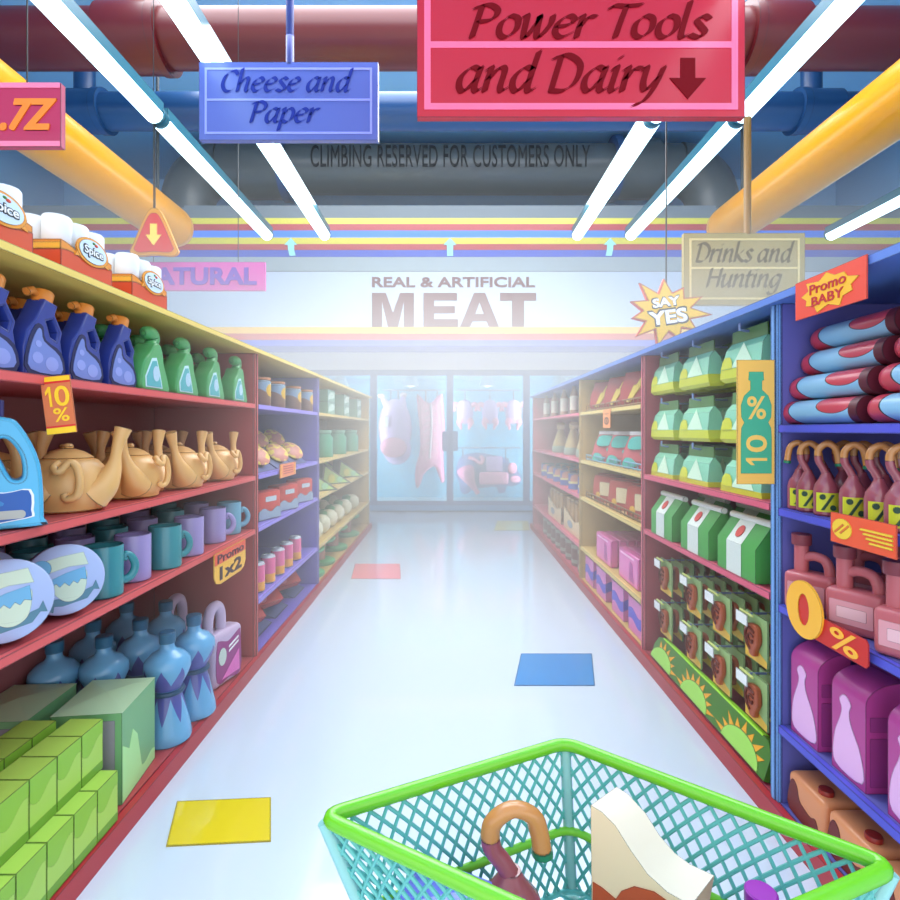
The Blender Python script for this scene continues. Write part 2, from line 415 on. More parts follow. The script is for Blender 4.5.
pipe('ceiling_pipe', 5.9, 4.19, .29, redp, [(-3.36, .30, -3.33), (3.44, .27, 3.36)], 'thick dark red pipe running across under the ceiling', .135)
pipe('ceiling_pipe', 7.0, 4.05, .223, blup, [(-4.66, .26, -4.65), (4.65, .24, 4.6)], 'dark blue pipe running across behind the red pipe', .12)
gz = H + 4.6; gY = 9.72
t = tag(thing('ceiling_pipe', (0, gY, gz)), 'fat grey pipe with elbows carrying stencilled lettering above the striped fascia', 'pipe')
q = B(); q.tube([(-4.0, 0, 0), (4.0, 0, 0)], .42, gryp, 36); q.obj('pipe_run', t)
for sgn in (-1, 1):
    q = B(); pts = [(sgn * 4.0, 0, 0)] + [(sgn * (4.0 + .62 * math.sin(a)), 0, -.62 * (1 - math.cos(a))) for a in [PI / 2 * i / 8 for i in range(1, 9)]] + [(sgn * 4.62, 0, -.84)]
    q.tube(pts, .44, gryp, 28); q.obj('elbow', t)
    q = B(); q.tube([(sgn * 2.95, 0, 0), (sgn * 3.6, 0, 0)], .50, gryp, 36); q.obj('collar', t)
    q = B(); q.tube([(sgn * 2.82, 0, 0), (sgn * 2.95, 0, 0)], .54, blup, 36); q.obj('flange', t)
q = B(); q.text('CLIMBING RESERVED FOR CUSTOMERS ONLY', 0.005, .03, 4.72, .37, -.425, mat('stencil', (14, 20, 26), ink=None, spec=.08, rough=.7), bold=.0, t=.012, space=1.05); q.obj('lettering', t, label='dark stencilled capitals')
for sgn, lab in ((-1, 'yellow pipe running back above the shelves beside the red price sign'), (1, 'yellow pipe running back above the shelves behind the drinks sign')):
    t = tag(thing('ceiling_pipe', (sgn * 3.72, 0, H + 2.72)), lab, 'pipe')
    q = B(); q.tube([(0, -2.6, 0), (0, 7.35, 0)], .27, yelp, 36); q.obj('pipe_run', t)
    q = B(); q.tube([(0, 7.35, 0)] + [(0, 7.35 + .27 * math.sin(a), 0) for a in (.3, .6, .9, 1.2, 1.4, 1.55)], [.27] + [.27 * math.cos(a) for a in (.3, .6, .9, 1.2, 1.4, 1.55)], yelp, 36); q.obj('end_cap', t)
    for yy in (.8, 4.2, 7.0):
        q = B(); q.tube([(0, yy, .2), (0, yy, 6.69 - H - 2.72)], .02, gryp, 8); q.obj('hanger_rod', t)

# ---------------------------------------------------------------- fluorescent lights
hous = mat('lamp_housing', (52, 110, 128), rough=.35, ink=.011); glow = mat('lamp_glow', (206, 244, 255), emit=4.5)
def lamp():
    t = thing('fluorescent_light')
    q = B(); q.box(-.075, .075, -1.48, 1.48, .02, .13, hous); q.obj('housing', t)
    q = B(); q.tube([(0, -1.46, .015), (0, 1.46, .015)], .078, glow, 14); q.obj('tube', t)
    for s in (-1, 1):
        q = B(); q.tube([(0, s * 1.46, .03), (0, s * 1.49, .03), (0, s * 1.5, .03)], [.086, .086, .06], hous, 14); q.obj('end_cap', t)
    return t
for X, nm in ((-2.64, 'outer left'), (-1.81, 'inner left'), (1.84, 'inner right'), (2.61, 'outer right'), (5.5, 'far right above the blue shelf')):
    for k, yy in enumerate((0.4, 3.45, 6.48)):
        if X > 5 and k == 0: continue
        place('lamp', lamp, 'light', (X, yy, H + 2.8), 0, 'glowing white fluorescent tube, %s row, %s segment' % (nm, ('nearest', 'middle', 'farthest')[k]), 'ceiling tube lights')

# ---------------------------------------------------------------- hanging signs
def dept_sign(px0, px1, py0, py1, Y, base, frame, letter, lines, label, rod=None, rodcol=None, arrow=False, deep=.05, split=None):
    k = Y / F; X0, X1 = (px0 - 450) * k, (px1 - 450) * k; Z0, Z1 = H + (430 - py1) * k, H + (430 - py0) * k
    t = tag(thing('hanging_sign', ((X0 + X1) / 2, Y, Z0)), label, 'sign'); wd, ht = X1 - X0, Z1 - Z0
    mb = mat('sign_%s' % label[:12].replace(' ', '_'), base, rough=.3, ink=.009); mf = mat('signframe_%s' % label[:12].replace(' ', '_'), frame, rough=.3, ink=None); ml = mat('signtext_%s' % label[:12].replace(' ', '_'), letter, ink=None, spec=.08, rough=.7)
    q = B(); q.box(-wd / 2, wd / 2, 0, deep, 0, ht, mb); q.obj('panel', t)
    e = .075 * ht if not arrow else .05 * ht; th = .028 * ht if not arrow else .022 * ht * 2; q = B(); sp = split * ht if split else ht * .5
    xa, xb = -wd / 2 + e + th, wd / 2 - e - th
    q.shape([[(xa - th, e), (xb + th, e), (xb + th, ht - e), (xa - th, ht - e)], [(xa, e + th), (xb, e + th), (xb, sp), (xa, sp)], [(xa, sp + th), (xb, sp + th), (xb, ht - e - th), (xa, ht - e - th)]], -.004, .0005, mf)
    q.obj('border', t)
    q = B()
    for s, cx, z, size, mw in lines: nib(q, s, cx * wd, z * ht, size * ht, ml, -.006, mw * wd)
    q.obj('lettering', t)
    if arrow:
        q = B(); cx, cz, u = wd * .325, ht * .26, ht * .12
        q.shape([(cx - .42 * u, cz + 1.2 * u), (cx - .42 * u, cz + .05 * u), (cx - 1.05 * u, cz + .05 * u), (cx, cz - 1.15 * u), (cx + 1.05 * u, cz + .05 * u), (cx + .42 * u, cz + .05 * u), (cx + .42 * u, cz + 1.2 * u)], -.006, 0, ml); q.obj('arrow', t)
    if rod:
        for rp, top in rod:
            q = B(); x = (rp - 450) * k - (X0 + X1) / 2
            q.tube([(x, deep / 2, ht - .01), (x, deep / 2, top - Z0)], .03, mat('rod_%s' % label[:8].strip(), rodcol, ink=.009), 12); q.obj('hanging_rod', t)
    return t
dept_sign(417, 745, -28, 117, 3.4, (196, 34, 54), (250, 112, 150), (118, 14, 24), [('Power Tools', .03, .545, .15, .73), ('and Dairy', -.06, .175, .165, .63)], 'large red hanging sign reading Power Tools and Dairy with a down arrow',
          rod=[(440, 6.69), (735, 6.69)], rodcol=(120, 30, 40), arrow=True, split=.475)
dept_sign(199, 378, 62, 140, 4.1, (84, 98, 176), (138, 148, 228), (38, 52, 140), [('Cheese and', -.01, .62, .175, .73), ('Paper', -.02, .225, .175, .38)], 'periwinkle blue hanging sign reading Cheese and Paper', rod=[(289, 6.69)], rodcol=(40, 52, 120))
dept_sign(684, 805, 233, 305, 4.8, (146, 130, 72), (200, 182, 118), (84, 68, 24), [('Drinks and', -.0, .6, .17, .8), ('Hunting', -.0, .25, .17, .62)], 'khaki hanging sign reading Drinks and Hunting', rod=[(749, H + 2.8)], rodcol=(120, 84, 20))
def flat_sign(name, px0, px1, py0, py1, Y, base, body, tcol, label, tw, tx=0, cord=None, bold=.03, shear=0.0, band=None, th=.5):
    k = Y / F; X0, X1 = (px0 - 450) * k, (px1 - 450) * k; Z0, Z1 = H + (430 - py1) * k, H + (430 - py0) * k
    t = tag(thing(name, ((X0 + X1) / 2, Y, Z0)), label, 'sign'); wd, ht = X1 - X0, Z1 - Z0
    q = B(); q.box(-wd / 2, wd / 2, 0, .03, 0, ht, mat(label[:14], base, ink=.009)); q.obj('panel', t)
    if band:
        q = B(); 
        for z in (0, ht - ht * .09): q.box(-wd / 2 + .004, wd / 2 - .004, -.004, .001, z + .003, z + ht * .09, mat(label[:10] + '_band', band, ink=None))
        q.obj('border', t)
    q = B(); q.text(body, tx * wd, ht * .5, tw * wd, th * ht, -.0, mat(label[:10] + '_text', tcol, ink=None), bold=bold, shear=shear, t=.006); q.obj('lettering', t)
    for rx in cord or ():
        q = B(); q.tube([(rx * wd, .015, ht - .01), (rx * wd, .015, 6.69 - Z0)], .0035, mat('black_cord', (16, 16, 20), ink=None), 6); q.obj('cord', t)
    return t
flat_sign('hanging_sign', 128, 265, 262, 290.5, 5.0, (184, 48, 150), 'NATURAL', (84, 12, 156), 'pink hanging sign reading NATURAL behind the paper rolls', .88, cord=(-.32, .3), bold=.05, th=.62)
flat_sign('price_sign', -60, 61, 83, 147, 2.6, (172, 36, 84), '.7Z', (238, 126, 40), 'crimson hanging price sign with orange digits over the paper rolls', .47, tx=.235, cord=(-.3, .2), bold=.04, shear=.3, band=(230, 120, 160))
# red triangle with a yellow arrow, hung from the tube joint
Y = 4.95; k = Y / F
t = tag(thing('warning_sign', ((154 - 450) * k, Y, H + (430 - 254) * k)), 'red rounded triangle sign with yellow down arrow hanging from a light', 'sign')
def tri(s): return smooth2([(0, 46 * s), (8 * s, 40 * s), (22 * s, 8 * s), (24 * s, 2 * s), (18 * s, -2 * s), (0, -1 * s), (-18 * s, -2 * s), (-24 * s, 2 * s), (-22 * s, 8 * s), (-8 * s, 40 * s)], 4)
q = B(); q.shape(tri(k), 0, .03, mat('tri_rim', (206, 136, 10), ink=.011)); q.obj('rim', t)
q = B(); q.shape([(x, z + 3.2 * k) for x, z in tri(k * .82)], -.006, .001, mat('tri_face', (200, 14, 26), ink=.009)); q.obj('face', t)
q = B(); q.shape([(-3.5 * k, 30 * k), (3.5 * k, 30 * k), (3.5 * k, 19 * k), (8 * k, 19 * k), (0, 8 * k), (-8 * k, 19 * k), (-3.5 * k, 19 * k)], -.012, -.005, mat('tri_arrow', (250, 200, 80), ink=.005)); q.obj('arrow', t)
q = B(); q.tube([(0, .015, 44 * k), (0, .015, 2.8 - (430 - 254) * k)], .006, mat('black_cord', (16, 16, 20), ink=None), 6); q.obj('cord', t)
# starburst sign
def star(cx, cz, pts): return [(cx + a, cz + c) for a, c in pts]
def burst(n, r0, r1, sx=1.0, sz=1.0, ph=0.3):
    o = []
    for i in range(2 * n):
        r = (r1 * (1 + .13 * math.sin(i * 2.3))) if i % 2 == 0 else r0
        a = ph + PI * i / n; o.append((sx * r * math.cos(a), sz * r * math.sin(a)))
    return o
Y = 4.3; k = Y / F
t = tag(thing('starburst_sign', ((667 - 450) * k, Y, H + (430 - 312) * k)), 'yellow starburst sign reading SAY YES hanging over the right shelf', 'sign')
q = B(); q.shape(burst(11, 25 * k, 41 * k, 1.0, .8, .5), 0, .03, mat('burst_rim', (226, 70, 40), ink=.011)); q.obj('rim', t)
q = B(); q.shape(burst(11, 23 * k, 38 * k, 1.0, .8, .5), -.006, .001, mat('burst_face', (250, 198, 40), ink=.009)); q.obj('face', t)
q = B()
for s, cz, w_, h_ in (('SAY', 10 * k, 27 * k, 9 * k), ('YES', -5 * k, 38 * k, 14 * k)):
    q.text(s, 0, cz, w_ * 1.08, h_ * 1.25, -.006, mat('burst_text_edge', (40, 30, 30), ink=None), bold=.08, t=.003, M=R(-.14, 'Y'))
    q.text(s, 0, cz, w_, h_, -.009, mat('burst_text', (255, 255, 255), ink=None), bold=.045, t=.004, M=R(-.14, 'Y'))
q.obj('lettering', t)
q = B(); q.tube([(0, .015, 26 * k), (0, .015, 6.69 - H - 118 * k)], .006, mat('black_cord', (16, 16, 20), ink=None), 6); q.obj('cord', t)

# ---------------------------------------------------------------- shelving
SX, DEP = 1.22, 0.65
LEV = {1: .165, 2: -.285, 3: -.62, 4: -1.08}
def bay(side, y0, y1, levels, cback, cshelf, clip, cpost, label, heights=None, x=SX, up0=False):
    s = side
    t = tag(thing('shelving_unit', (s * x, (y0 + y1) / 2, 0)), label, 'shelf')
    L0, L1 = y0 - (y0 + y1) / 2, y1 - (y0 + y1) / 2; n = label[:20]
    mk, ms, ml, mp = (mat('%s_%s' % (n, a), c, rough=.5, ink=i) for a, c, i in (('back', cback, .006), ('board', cshelf, .006), ('lip', clip, .007), ('post', cpost, .007)))
    def sx(a, c): return (min(s * a, s * c), max(s * a, s * c))
    q = B(); q.box(*sx(DEP - .02, DEP), L0, L1, .08, H + .48, mk); q.obj('back_panel', t)
    for a, c in ([(L0, L0 + .05)] if up0 else []) + [(L1 - .06, L1)]:
        q = B(); q.box(*sx(.012, DEP - .02), a, c, .08, H + .48, mk if False else ms); q.box(*sx(0, .012), a + .006, c - .006, .08, H + .48, mp)
        q.box(*sx(-.006, 0.002), a + .02, c - .02, .08, H + .48, mp); q.obj('upright', t)
    a0 = L0 + (.05 if up0 else 0)
    for i in levels:
        z = H + (heights or LEV)[i]
        q = B(); q.box(*sx(.02, DEP - .02), a0, L1 - .06, z - .026, z, ms); q.box(*sx(-.002, .02), a0, L1 - .06, z - .03, z - .0003, ml); q.obj('shelf_board', t)
    q = B(); q.box(*sx(.004, DEP - .02), a0, L1 - .06, .08, .084, ms); q.obj('bottom_deck', t)
    return t
bay(-1, .7, 3.5, (1, 2, 3), (158, 94, 96), (176, 70, 74), (216, 92, 92), (206, 98, 98), 'dark red shelving unit of cleaners, teapots and mugs, nearest on the left side')
bay(-1, 3.5, 5.12, (1, 2, 3, 4), (116, 104, 180), (118, 104, 196), (150, 134, 224), (150, 138, 226), 'purple shelving unit between the red and tan units on the left side')
bay(-1, 5.12, 8.3, (1, 2, 3, 4), (176, 146, 92), (208, 176, 104), (226, 200, 124), (224, 190, 116), 'tan shelving unit of melons and jars, farthest on the left side')
RH = {1: .02, 2: -.295, 3: -.66, 4: -1.12}; RB = {1: -.285, 2: -.635}; RC = {1: .17, 2: -.285, 3: -.635, 4: -1.11}
bay(1, .7, 2.15, (1, 2, 3, 4), (52, 58, 112), (98, 98, 172), (84, 86, 200), (118, 164, 222), 'blue shelving unit of hook necked bottles, nearest on the right side', RH, 1.25)
bay(1, 2.15, 3.6, (1, 2), (150, 62, 82), (170, 62, 80), (216, 96, 120), (220, 110, 130), 'crimson shelving unit of hanging bags and packets on the right side', RB, 1.25)
bay(1, 3.6, 5.32, (1, 2, 3, 4), (170, 146, 96), (196, 166, 92), (226, 202, 116), (232, 208, 128), 'tan shelving unit of snack bags and pink boxes on the right side', RC, 1.25)
bay(1, 5.32, 8.3, (1, 2, 3, 4), (190, 96, 110), (204, 96, 116), (228, 118, 140), (232, 130, 150), 'pink shelving unit of white bottles and cans, farthest on the right side', RC, 1.25)
def runner(name, s, x, z0, z1, dep, y1, c, label, cat):
    q = B(); m = mat(name + label[:8], c, rough=.4, ink=.005); q.box(min(s * x, s * (x + dep)), max(s * x, s * (x + dep)), .7, y1, z0, z1, m)
    tag(q.obj(name), label, cat)
runner('top_board', -1, 1.19, H + .481, H + .506, .72, 8.36, (232, 204, 104), 'long yellow top board over the left shelving units', 'shelf board')
runner('top_board', 1, 1.22, H + .481, H + .51, .72, 8.36, (96, 132, 208), 'long blue top board over the right shelving units', 'shelf board')
runner('plinth', -1, 1.195, 0, .079, .68, 8.42, (176, 48, 56), 'long red plinth under the left shelving units', 'plinth')
runner('plinth', 1, 1.225, 0, .079, .68, 8.42, (176, 52, 60), 'long red plinth under the right shelving units', 'plinth')
# ================================================================ goods on the left
RED_T, GRN_T = None, None
WH = mat('soft_white', (236, 238, 240), rough=.6); WHs = mat('plain_white', (240, 242, 244), rough=.5, ink=None)
BLK = mat('ink_black', (18, 20, 28), ink=None)
def paper_pack():
    t = thing('toilet_paper_pack'); r = .0415
    for i in range(3):
        for j in range(2):
            for k in range(2):
                q = B(); q.lathe([(0, .001), (r * .9, .001), (r, .008), (r, .082), (r * .88, .089), (.02, .0895), (.018, .083), (0, .083)], WH, 18, T((i - 1) * .083, (j - .5) * .083, k * .0895)); q.obj('paper_roll', t)
    o, ol, ye = mat('pack_orange', (208, 74, 36)), mat('pack_amber', (226, 140, 40)), mat('pack_gold', (238, 176, 52))
    def wr(z0, z1, amp, ph, m, e):
        return [(-.125 - e, z0)] + [(.125 + e, z0)] + wave(.125 + e, -.125 - e, z1, amp, 1.2, ph)
    q = B(); q.shape(wr(.0, .082, .010, .4, ol, .004), -.0875, .0875, ol); q.shape(wr(.0005, .058, .008, 1.6, o, .0048), -.0885, .0885, o)
    q.box(-.1305, -.1293, -.087, .087, .062, .082, ye); q.obj('wrapper', t)
    q = B(); q.shape(ellipse(.02, .095, .082, .046), -.0915, -.087, mat('pack_ring', (230, 150, 40), ink=.002))
    for sx in (-1, 1): q.shape([(.02 + sx * .062, .085), (.02 + sx * .085, .095), (.02 + sx * .078, .078), (.02 + sx * .09, .06), (.02 + sx * .06, .066)], -.091, -.0872, mat('pack_ring', (230, 150, 40), ink=.002))
    q.shape(ellipse(.02, .096, .07, .038), -.0935, -.088, mat('pack_oval', (206, 226, 244), ink=.0015)); q.ell((.022, -.0935, .126), (.008, .003, .004), mat('pack_leaf', (60, 130, 60), ink=None), 8); q.ell((.034, -.0935, .122), (.01, .003, .005), mat('pack_fruit', (210, 70, 50), ink=None), 8)
    q.text('Spice', .02, .093, .104, .041, -.0935, BLK, bold=.09, t=.0015); q.text('Spice', .02, .093, .098, .035, -.0952, WHs, bold=.03, t=.0012); q.obj('label', t, label='pale blue oval label with white lettering')
    return t
for i, y in enumerate((1.10, 1.475, 1.85, 2.235)):
    place('paper', paper_pack, 'toilet paper', (-1.305, y, H + .507), LEFT, 'pack of white paper rolls in an orange wrapper, %s on the yellow top board' % nth(i, 4), 'paper roll packs on the top board')

def blue_bottle():
    t = thing('cleaner_bottle'); w_, h_ = .165, .265
    b0, bd, bl_, bc = mat('navy_plastic', (46, 62, 142), rough=.3, ink=.005), mat('navy_dark', (26, 32, 78), ink=None), mat('periwinkle_label', (112, 130, 196), ink=None), mat('periwinkle_spot', (140, 152, 214), ink=None)
    def u(p): return [((a - .5) * w_, c * h_) for a, c in p]
    prof = u([(0, 0), (.0, .3), (.08, .5), (.3, .66), (.52, .9), (.86, .86), (.78, .74), (.98, .55), (.93, .44), (1, .22), (1, .0)])
    hole = u([(.55, .64), (.72, .68), (.86, .54), (.8, .44), (.66, .47)])
    q = B(); q.shape([prof, hole], -.03, .03, b0, bevel=.006); q.obj('body', t)
    lab = u([(.14, .06), (.12, .28), (.3, .52), (.4, .52), (.46, .4), (.86, .26), (.9, .05)])
    q = B(); q.shape(smooth2(u([(.08, .02), (.05, .3), (.26, .57), (.45, .57), (.52, .42), (.93, .3), (.97, .01)]), 3), -.0315, -.029, bd); q.shape(smooth2(lab, 3), -.033, -.03, bl_)
    for a, c, r in ((.3, .2, .022), (.66, .15, .028), (.32, .36, .013)): q.shape(ellipse((a - .5) * w_, c * h_, r, r * .8, 14), -.0338, -.031, bc)
    q.obj('label', t, label='periwinkle label with pale spots')
    oc = mat('orange_cap', (226, 138, 58), rough=.35, ink=.005)
    q = B(); q.lathe([(0, 0), (.028, 0), (.03, .034), (.025, .042), (0, .042)], oc, 16, T(.026, 0, .228) @ R(.22, 'Y')); q.obj('cap', t)
    q = B(); q.tube([(-.035, 0, .252), (-.012, 0, .262), (.008, 0, .25)], [.013, .012, .008], oc, 12); q.obj('spout', t)
    return t
for i, y in enumerate((1.31, 1.50, 1.69, 1.885, 2.095)):
    place('navy', blue_bottle, 'bottle', (-1.275, y, H + .1655), LEFT, 'navy cleaner bottle with orange cap, %s of the upper red shelf front row' % nth(i, 5), 'front row of navy cleaner bottles')
for i, y in enumerate((1.42, 1.62, 1.82, 2.03)):
    place('navy', blue_bottle, 'bottle', (-1.44, y, H + .1655), LEFT, 'shaded navy cleaner bottle with orange cap, %s of the back row' % nth(i, 4), 'back row of navy cleaner bottles')
def green_bottle():
    t = thing('spray_bottle'); w_, h_ = .215, .265
    g0, gt, gp = mat('green_plastic', (84, 164, 100), rough=.3, ink=.005), mat('teal_label', (90, 172, 178), ink=None), mat('pale_label', (178, 206, 224), ink=None)
    def u(p): return [((a - .5) * w_, c * h_) for a, c in p]
    q = B(); q.shape(smooth2(u([(.02, 0), (.0, .2), (.1, .44), (.32, .6), (.46, .74), (.66, .74), (.76, .6), (.8, .44), (.94, .2), (.98, .0), (.5, -.0)]), 4), -.042, .042, g0, bevel=.007); q.obj('body', t)
    q = B(); P = catmull([(.015, 0, .17), (.035, 0, .2), (.055, 0, .222), (.04, 0, .242), (0, 0, .243), (-.022, 0, .238)], 5)
    q.tube(P, [.03, .03, .029, .028, .027, .026, .025, .025, .025, .025, .025, .025, .026, .027, .028, .029, .03, .03, .03, .029, .028, .027, .025, .02, .012, .01][:len(P)], g0, 14); q.obj('neck', t)
    q = B(); q.ell((.066, 0, .238), (.016, .018, .018), mat('nozzle_blue', (92, 112, 190), ink=.005), 14); q.obj('nozzle', t)
    q = B(); lab = u([(.12, .04), (.1, .2), (.34, .5), (.5, .52), (.62, .3), (.72, .04)]); q.shape(lab, -.0435, -.04, mat('label_rim', (196, 226, 232), ink=None)); q.shape([(a * .86 - .003, c * .86 + .006) for a, c in lab], -.0448, -.041, gt)
    q.shape(ellipse(-.005, .07, .026, .032, 18), -.0458, -.042, gp); q.obj('label', t, label='teal label with a pale oval')
    return t
for i, y in enumerate((2.31, 2.59, 2.9, 3.24)):
    place('green', green_bottle, 'bottle', (-1.275, y, H + .1655), LEFT, 'green spray bottle with curved neck, %s of the upper red shelf front row' % nth(i, 4), 'front row of green spray bottles')
for i, y in enumerate((2.26, 2.52, 2.8, 3.12)):
    place('green', green_bottle, 'bottle', (-1.44, y, H + .1655), LEFT, 'shaded green spray bottle with curved neck, %s of the back row' % nth(i, 4), 'back row of green spray bottles')

def teapot():
    t = thing('teapot'); g = mat('teapot_gold', (228, 178, 112), rough=.35, spec=.5, ink=.005)
    q = B(); q.lathe([(0, 0), (.098, 0), (.106, .006), (.106, .016), (.116, .035), (.122, .07), (.12, .1), (.108, .14), (.084, .168), (.068, .174), (0, .174)], g, 32); q.obj('body', t)
    q = B(); q.lathe([(.07, .17), (.074, .176), (.066, .182), (.046, .196), (.02, .205), (0, .207)], g, 28); q.lathe([(0, .2), (.012, .203), (.016, .214), (.01, .223), (0, .225)], g, 14); q.obj('lid', t)
    for s in (-1, 1):
        q = B(); P = catmull([(s * .07, -.055, .06), (s * .1, -.065, .085), (s * .125, -.055, .14), (s * .138, -.045, .21), (s * .156, -.04, .275)], 5)
        n = len(P); q.tube(P, [.062 - .045 * min(1, i / (n * .6)) + (.013 * max(0, (i - n * .7) / (n * .3))) for i in range(n)], g, 16); q.obj('spout', t)
    q = B(); P = catmull([(-.026, -.115, .165), (-.04, -.132, .15), (-.026, -.142, .138), (.0, -.135, .165), (.02, -.138, .15), (.028, -.142, .1), (.02, -.138, .06), (-.005, -.13, .048), (-.012, -.122, .065)], 5)
    q.tube(P, .012, g, 10); q.obj('handle', t)
    return t
TPL = 'tan teapot with two tall spouts, '
for i, (x, y, a, sc) in enumerate(((-1.36, 1.96, .62, 1.06), (-1.36, 2.34, 1.6, 1.02), (-1.34, 2.72, 1.55, 1.0), (-1.34, 3.13, 1.5, .98))):
    place('teapot', teapot, 'teapot', (x, y, H - .2845), a, TPL + ('largest in view beside the light blue jug', 'second from the light blue jug', 'third from the light blue jug', 'beside the red upright')[i], 'front row of teapots', sc)
for i, y in enumerate((2.0, 2.36, 2.72, 3.1)):
    place('teapot', teapot, 'teapot', (-1.66, y, H - .2845), 1.2, TPL + 'shaded in the back row, ' + nth(i, 4), 'back row of teapots')
def detergent_jug():
    t = thing('detergent_jug'); b0 = mat('sky_plastic', (84, 178, 218), rough=.3, ink=.006)
    prof = smooth2([(-.1, 0), (-.11, .02), (-.11, .15), (-.09, .22), (-.045, .262), (.03, .262), (.062, .24), (.098, .15), (.105, .02), (.098, 0)], 4)
    hole = smooth2([(.012, .2), (.035, .21), (.06, .17), (.064, .12), (.045, .115), (.028, .15)], 4)
    q = B(); q.shape([prof, hole], -.045, .045, b0, bevel=.008); q.obj('body', t)
    q = B(); q.lathe([(0, 0), (.034, 0), (.034, .045), (0, .045)], mat('navy_cap', (48, 54, 124), rough=.35, ink=.005), 20, T(-.004, 0, .258)); q.obj('cap', t)
    q = B(); lab = [(-.095, .02), (-.095, .17), (-.04, .16), (-.01, .1), (.03, .085), (.08, .09), (.085, .04), (.07, .02)]
    q.shape(smooth2(lab, 3), -.0465, -.043, WHs); q.shape(smooth2([(a * .94, c * .94 + .003) for a, c in lab], 3), -.048, -.044, mat('deep_blue_label', (42, 92, 168), ink=None))
    q.shape(smooth2([(-.085, .05), (-.08, .12), (-.02, .09), (.03, .06), (.0, .05)], 3), -.0492, -.045, mat('mid_blue_label', (56, 130, 190), ink=None)); q.shape(rrect(-.06, .022, .07, .042, .009), -.0492, -.045, mat('label_sand', (176, 178, 170), ink=None)); q.obj('label', t, label='dark blue wavy label with white rim')
    return t
place('djug', detergent_jug, 'jug', (-1.315, 1.565, H - .278), .68, 'light blue handled detergent jug with navy cap beside the teapots', None, 1.2)
place('djug', detergent_jug, 'jug', (-1.42, 1.27, H - .279), .9, 'light blue handled detergent jug hidden mostly outside the view near the teapots')

def round_tin():
    t = thing('round_tin'); r = .118
    m1, m2 = mat('tin_lavender', (172, 188, 226), rough=.25, ink=.005), mat('tin_navy', (64, 72, 150), rough=.35, ink=.005)
    M = T(0, 0, r) @ R(PI / 2, 'X')
    q = B(); q.lathe([(0, -.045), (r * .97, -.045), (r * .97, .02), (0, .02)], m2, 40, M); q.obj('tin_body', t)
    q = B(); q.lathe([(r * .5, .02), (r, .02), (r, .042), (r - .008, .048), (0, .048)], m1, 40, M); q.obj('lid', t)
    e = mat('tin_cream', (204, 220, 196), ink=.0018); z = mat('tin_sky', (110, 176, 214), ink=.0015); li = mat('tin_teal', (84, 128, 148), ink=.0015)
    q = B(); y = -.0485
    def sh(p, m, d): q.shape([(a * r / 70, c * r / 70 + r) for a, c in p], y - d, y + .0005, m)
    sh([(-46, -30), (-30, -24), (-22, -36), (20, -38), (34, -26), (46, -22), (52, -10), (58, -30), (48, -28), (36, -44), (-6, -52), (-20, -50), (-22, -62), (-34, -54), (-48, -52), (-36, -44)], li, .0008)
    sh(smooth2([(-24, 0), (-20, -24), (-4, -42), (14, -44), (30, -32), (36, -8), (34, 14), (0, 10)], 4), e, .0014)
    sh([(-26, 2), (-24, -12), (-16, -6), (-10, -14), (-2, -6), (6, -14), (13, -5), (20, -11), (26, -3), (36, -6), (34, 20), (0, 12)], z, .002)
    sh([(-36, 14), (-44, 38), (-8, 46), (32, 50), (40, 24), (6, 24)], e, .0026)
    sh([(-44, 22), (-40, 4), (-34, 12), (-27, 2), (-30, 24)], mat('tin_ribbon', (180, 62, 62), ink=None), .003); sh(ellipse(-40, 26, 17, 17, 20), z, .0034)
    q.obj('lid_picture', t, label='cream egg shaped picture with a banner and blue rosette'); return t
for i, (x, y, sc) in enumerate(((-1.29, 1.59, 1.0), (-1.285, 1.83, .97))):
    place('tin', round_tin, 'tin', (x, y, H - .612), .78, 'round lavender tin with egg picture standing on edge, ' + ('cut by the picture edge', 'beside the teal mugs')[i], 'round tins on the middle red shelf', sc, rx=-.16)
place('tin', round_tin, 'tin', (-1.55, 1.80, H - .6195), .95, 'shaded round tin standing behind the two front tins', 'round tins on the middle red shelf', .97, rx=-.06)
def mug(col, name):
    def f():
        t = thing('mug'); m = mat(name, col, rough=.25, spec=.5, ink=.005)
        q = B(); q.lathe([(0, .0), (.064, 0), (.068, .004), (.068, .186), (.066, .19), (.062, .186), (.062, .012), (0, .012)], m, 28); q.obj('cup', t)
        q = B(); P = catmull([(.062, 0, .045), (.088, 0, .048), (.108, 0, .07), (.112, 0, .1), (.098, 0, .13), (.08, 0, .142), (.074, 0, .13), (.084, 0, .124)], 5); n = len(P)
        q.tube(P, [.017 - .006 * i / n for i in range(n)], m, 10); q.obj('handle', t); return t
    return f
tealm, lavm = mug((64, 140, 148), 'mug_teal'), mug((158, 144, 196), 'mug_lavender'); skym = mug((110, 164, 190), 'mug_sky')
for i, (x, y, c, a) in enumerate(((-1.30, 2.06, 't', .9), (-1.315, 2.28, 'l', 3.6), (-1.29, 2.49, 't', .9), (-1.30, 2.74, 'l', 2.2), (-1.315, 3.05, 'l', .7), (-1.325, 3.3, 's', .7))):
    place('mug' + c, {'t': tealm, 'l': lavm, 's': skym}[c], 'mug', (x, y, H - .6195), a,
          ('teal mug with hooked handle beside the round tin', 'lavender mug with hooked handle, second from the round tin', 'teal mug with hooked handle, third from the round tin', 'lavender mug with hooked handle, fourth from the round tin', 'lavender mug with hooked handle, fifth from the round tin', 'sky blue mug beside the red upright')[i], 'front row of mugs')
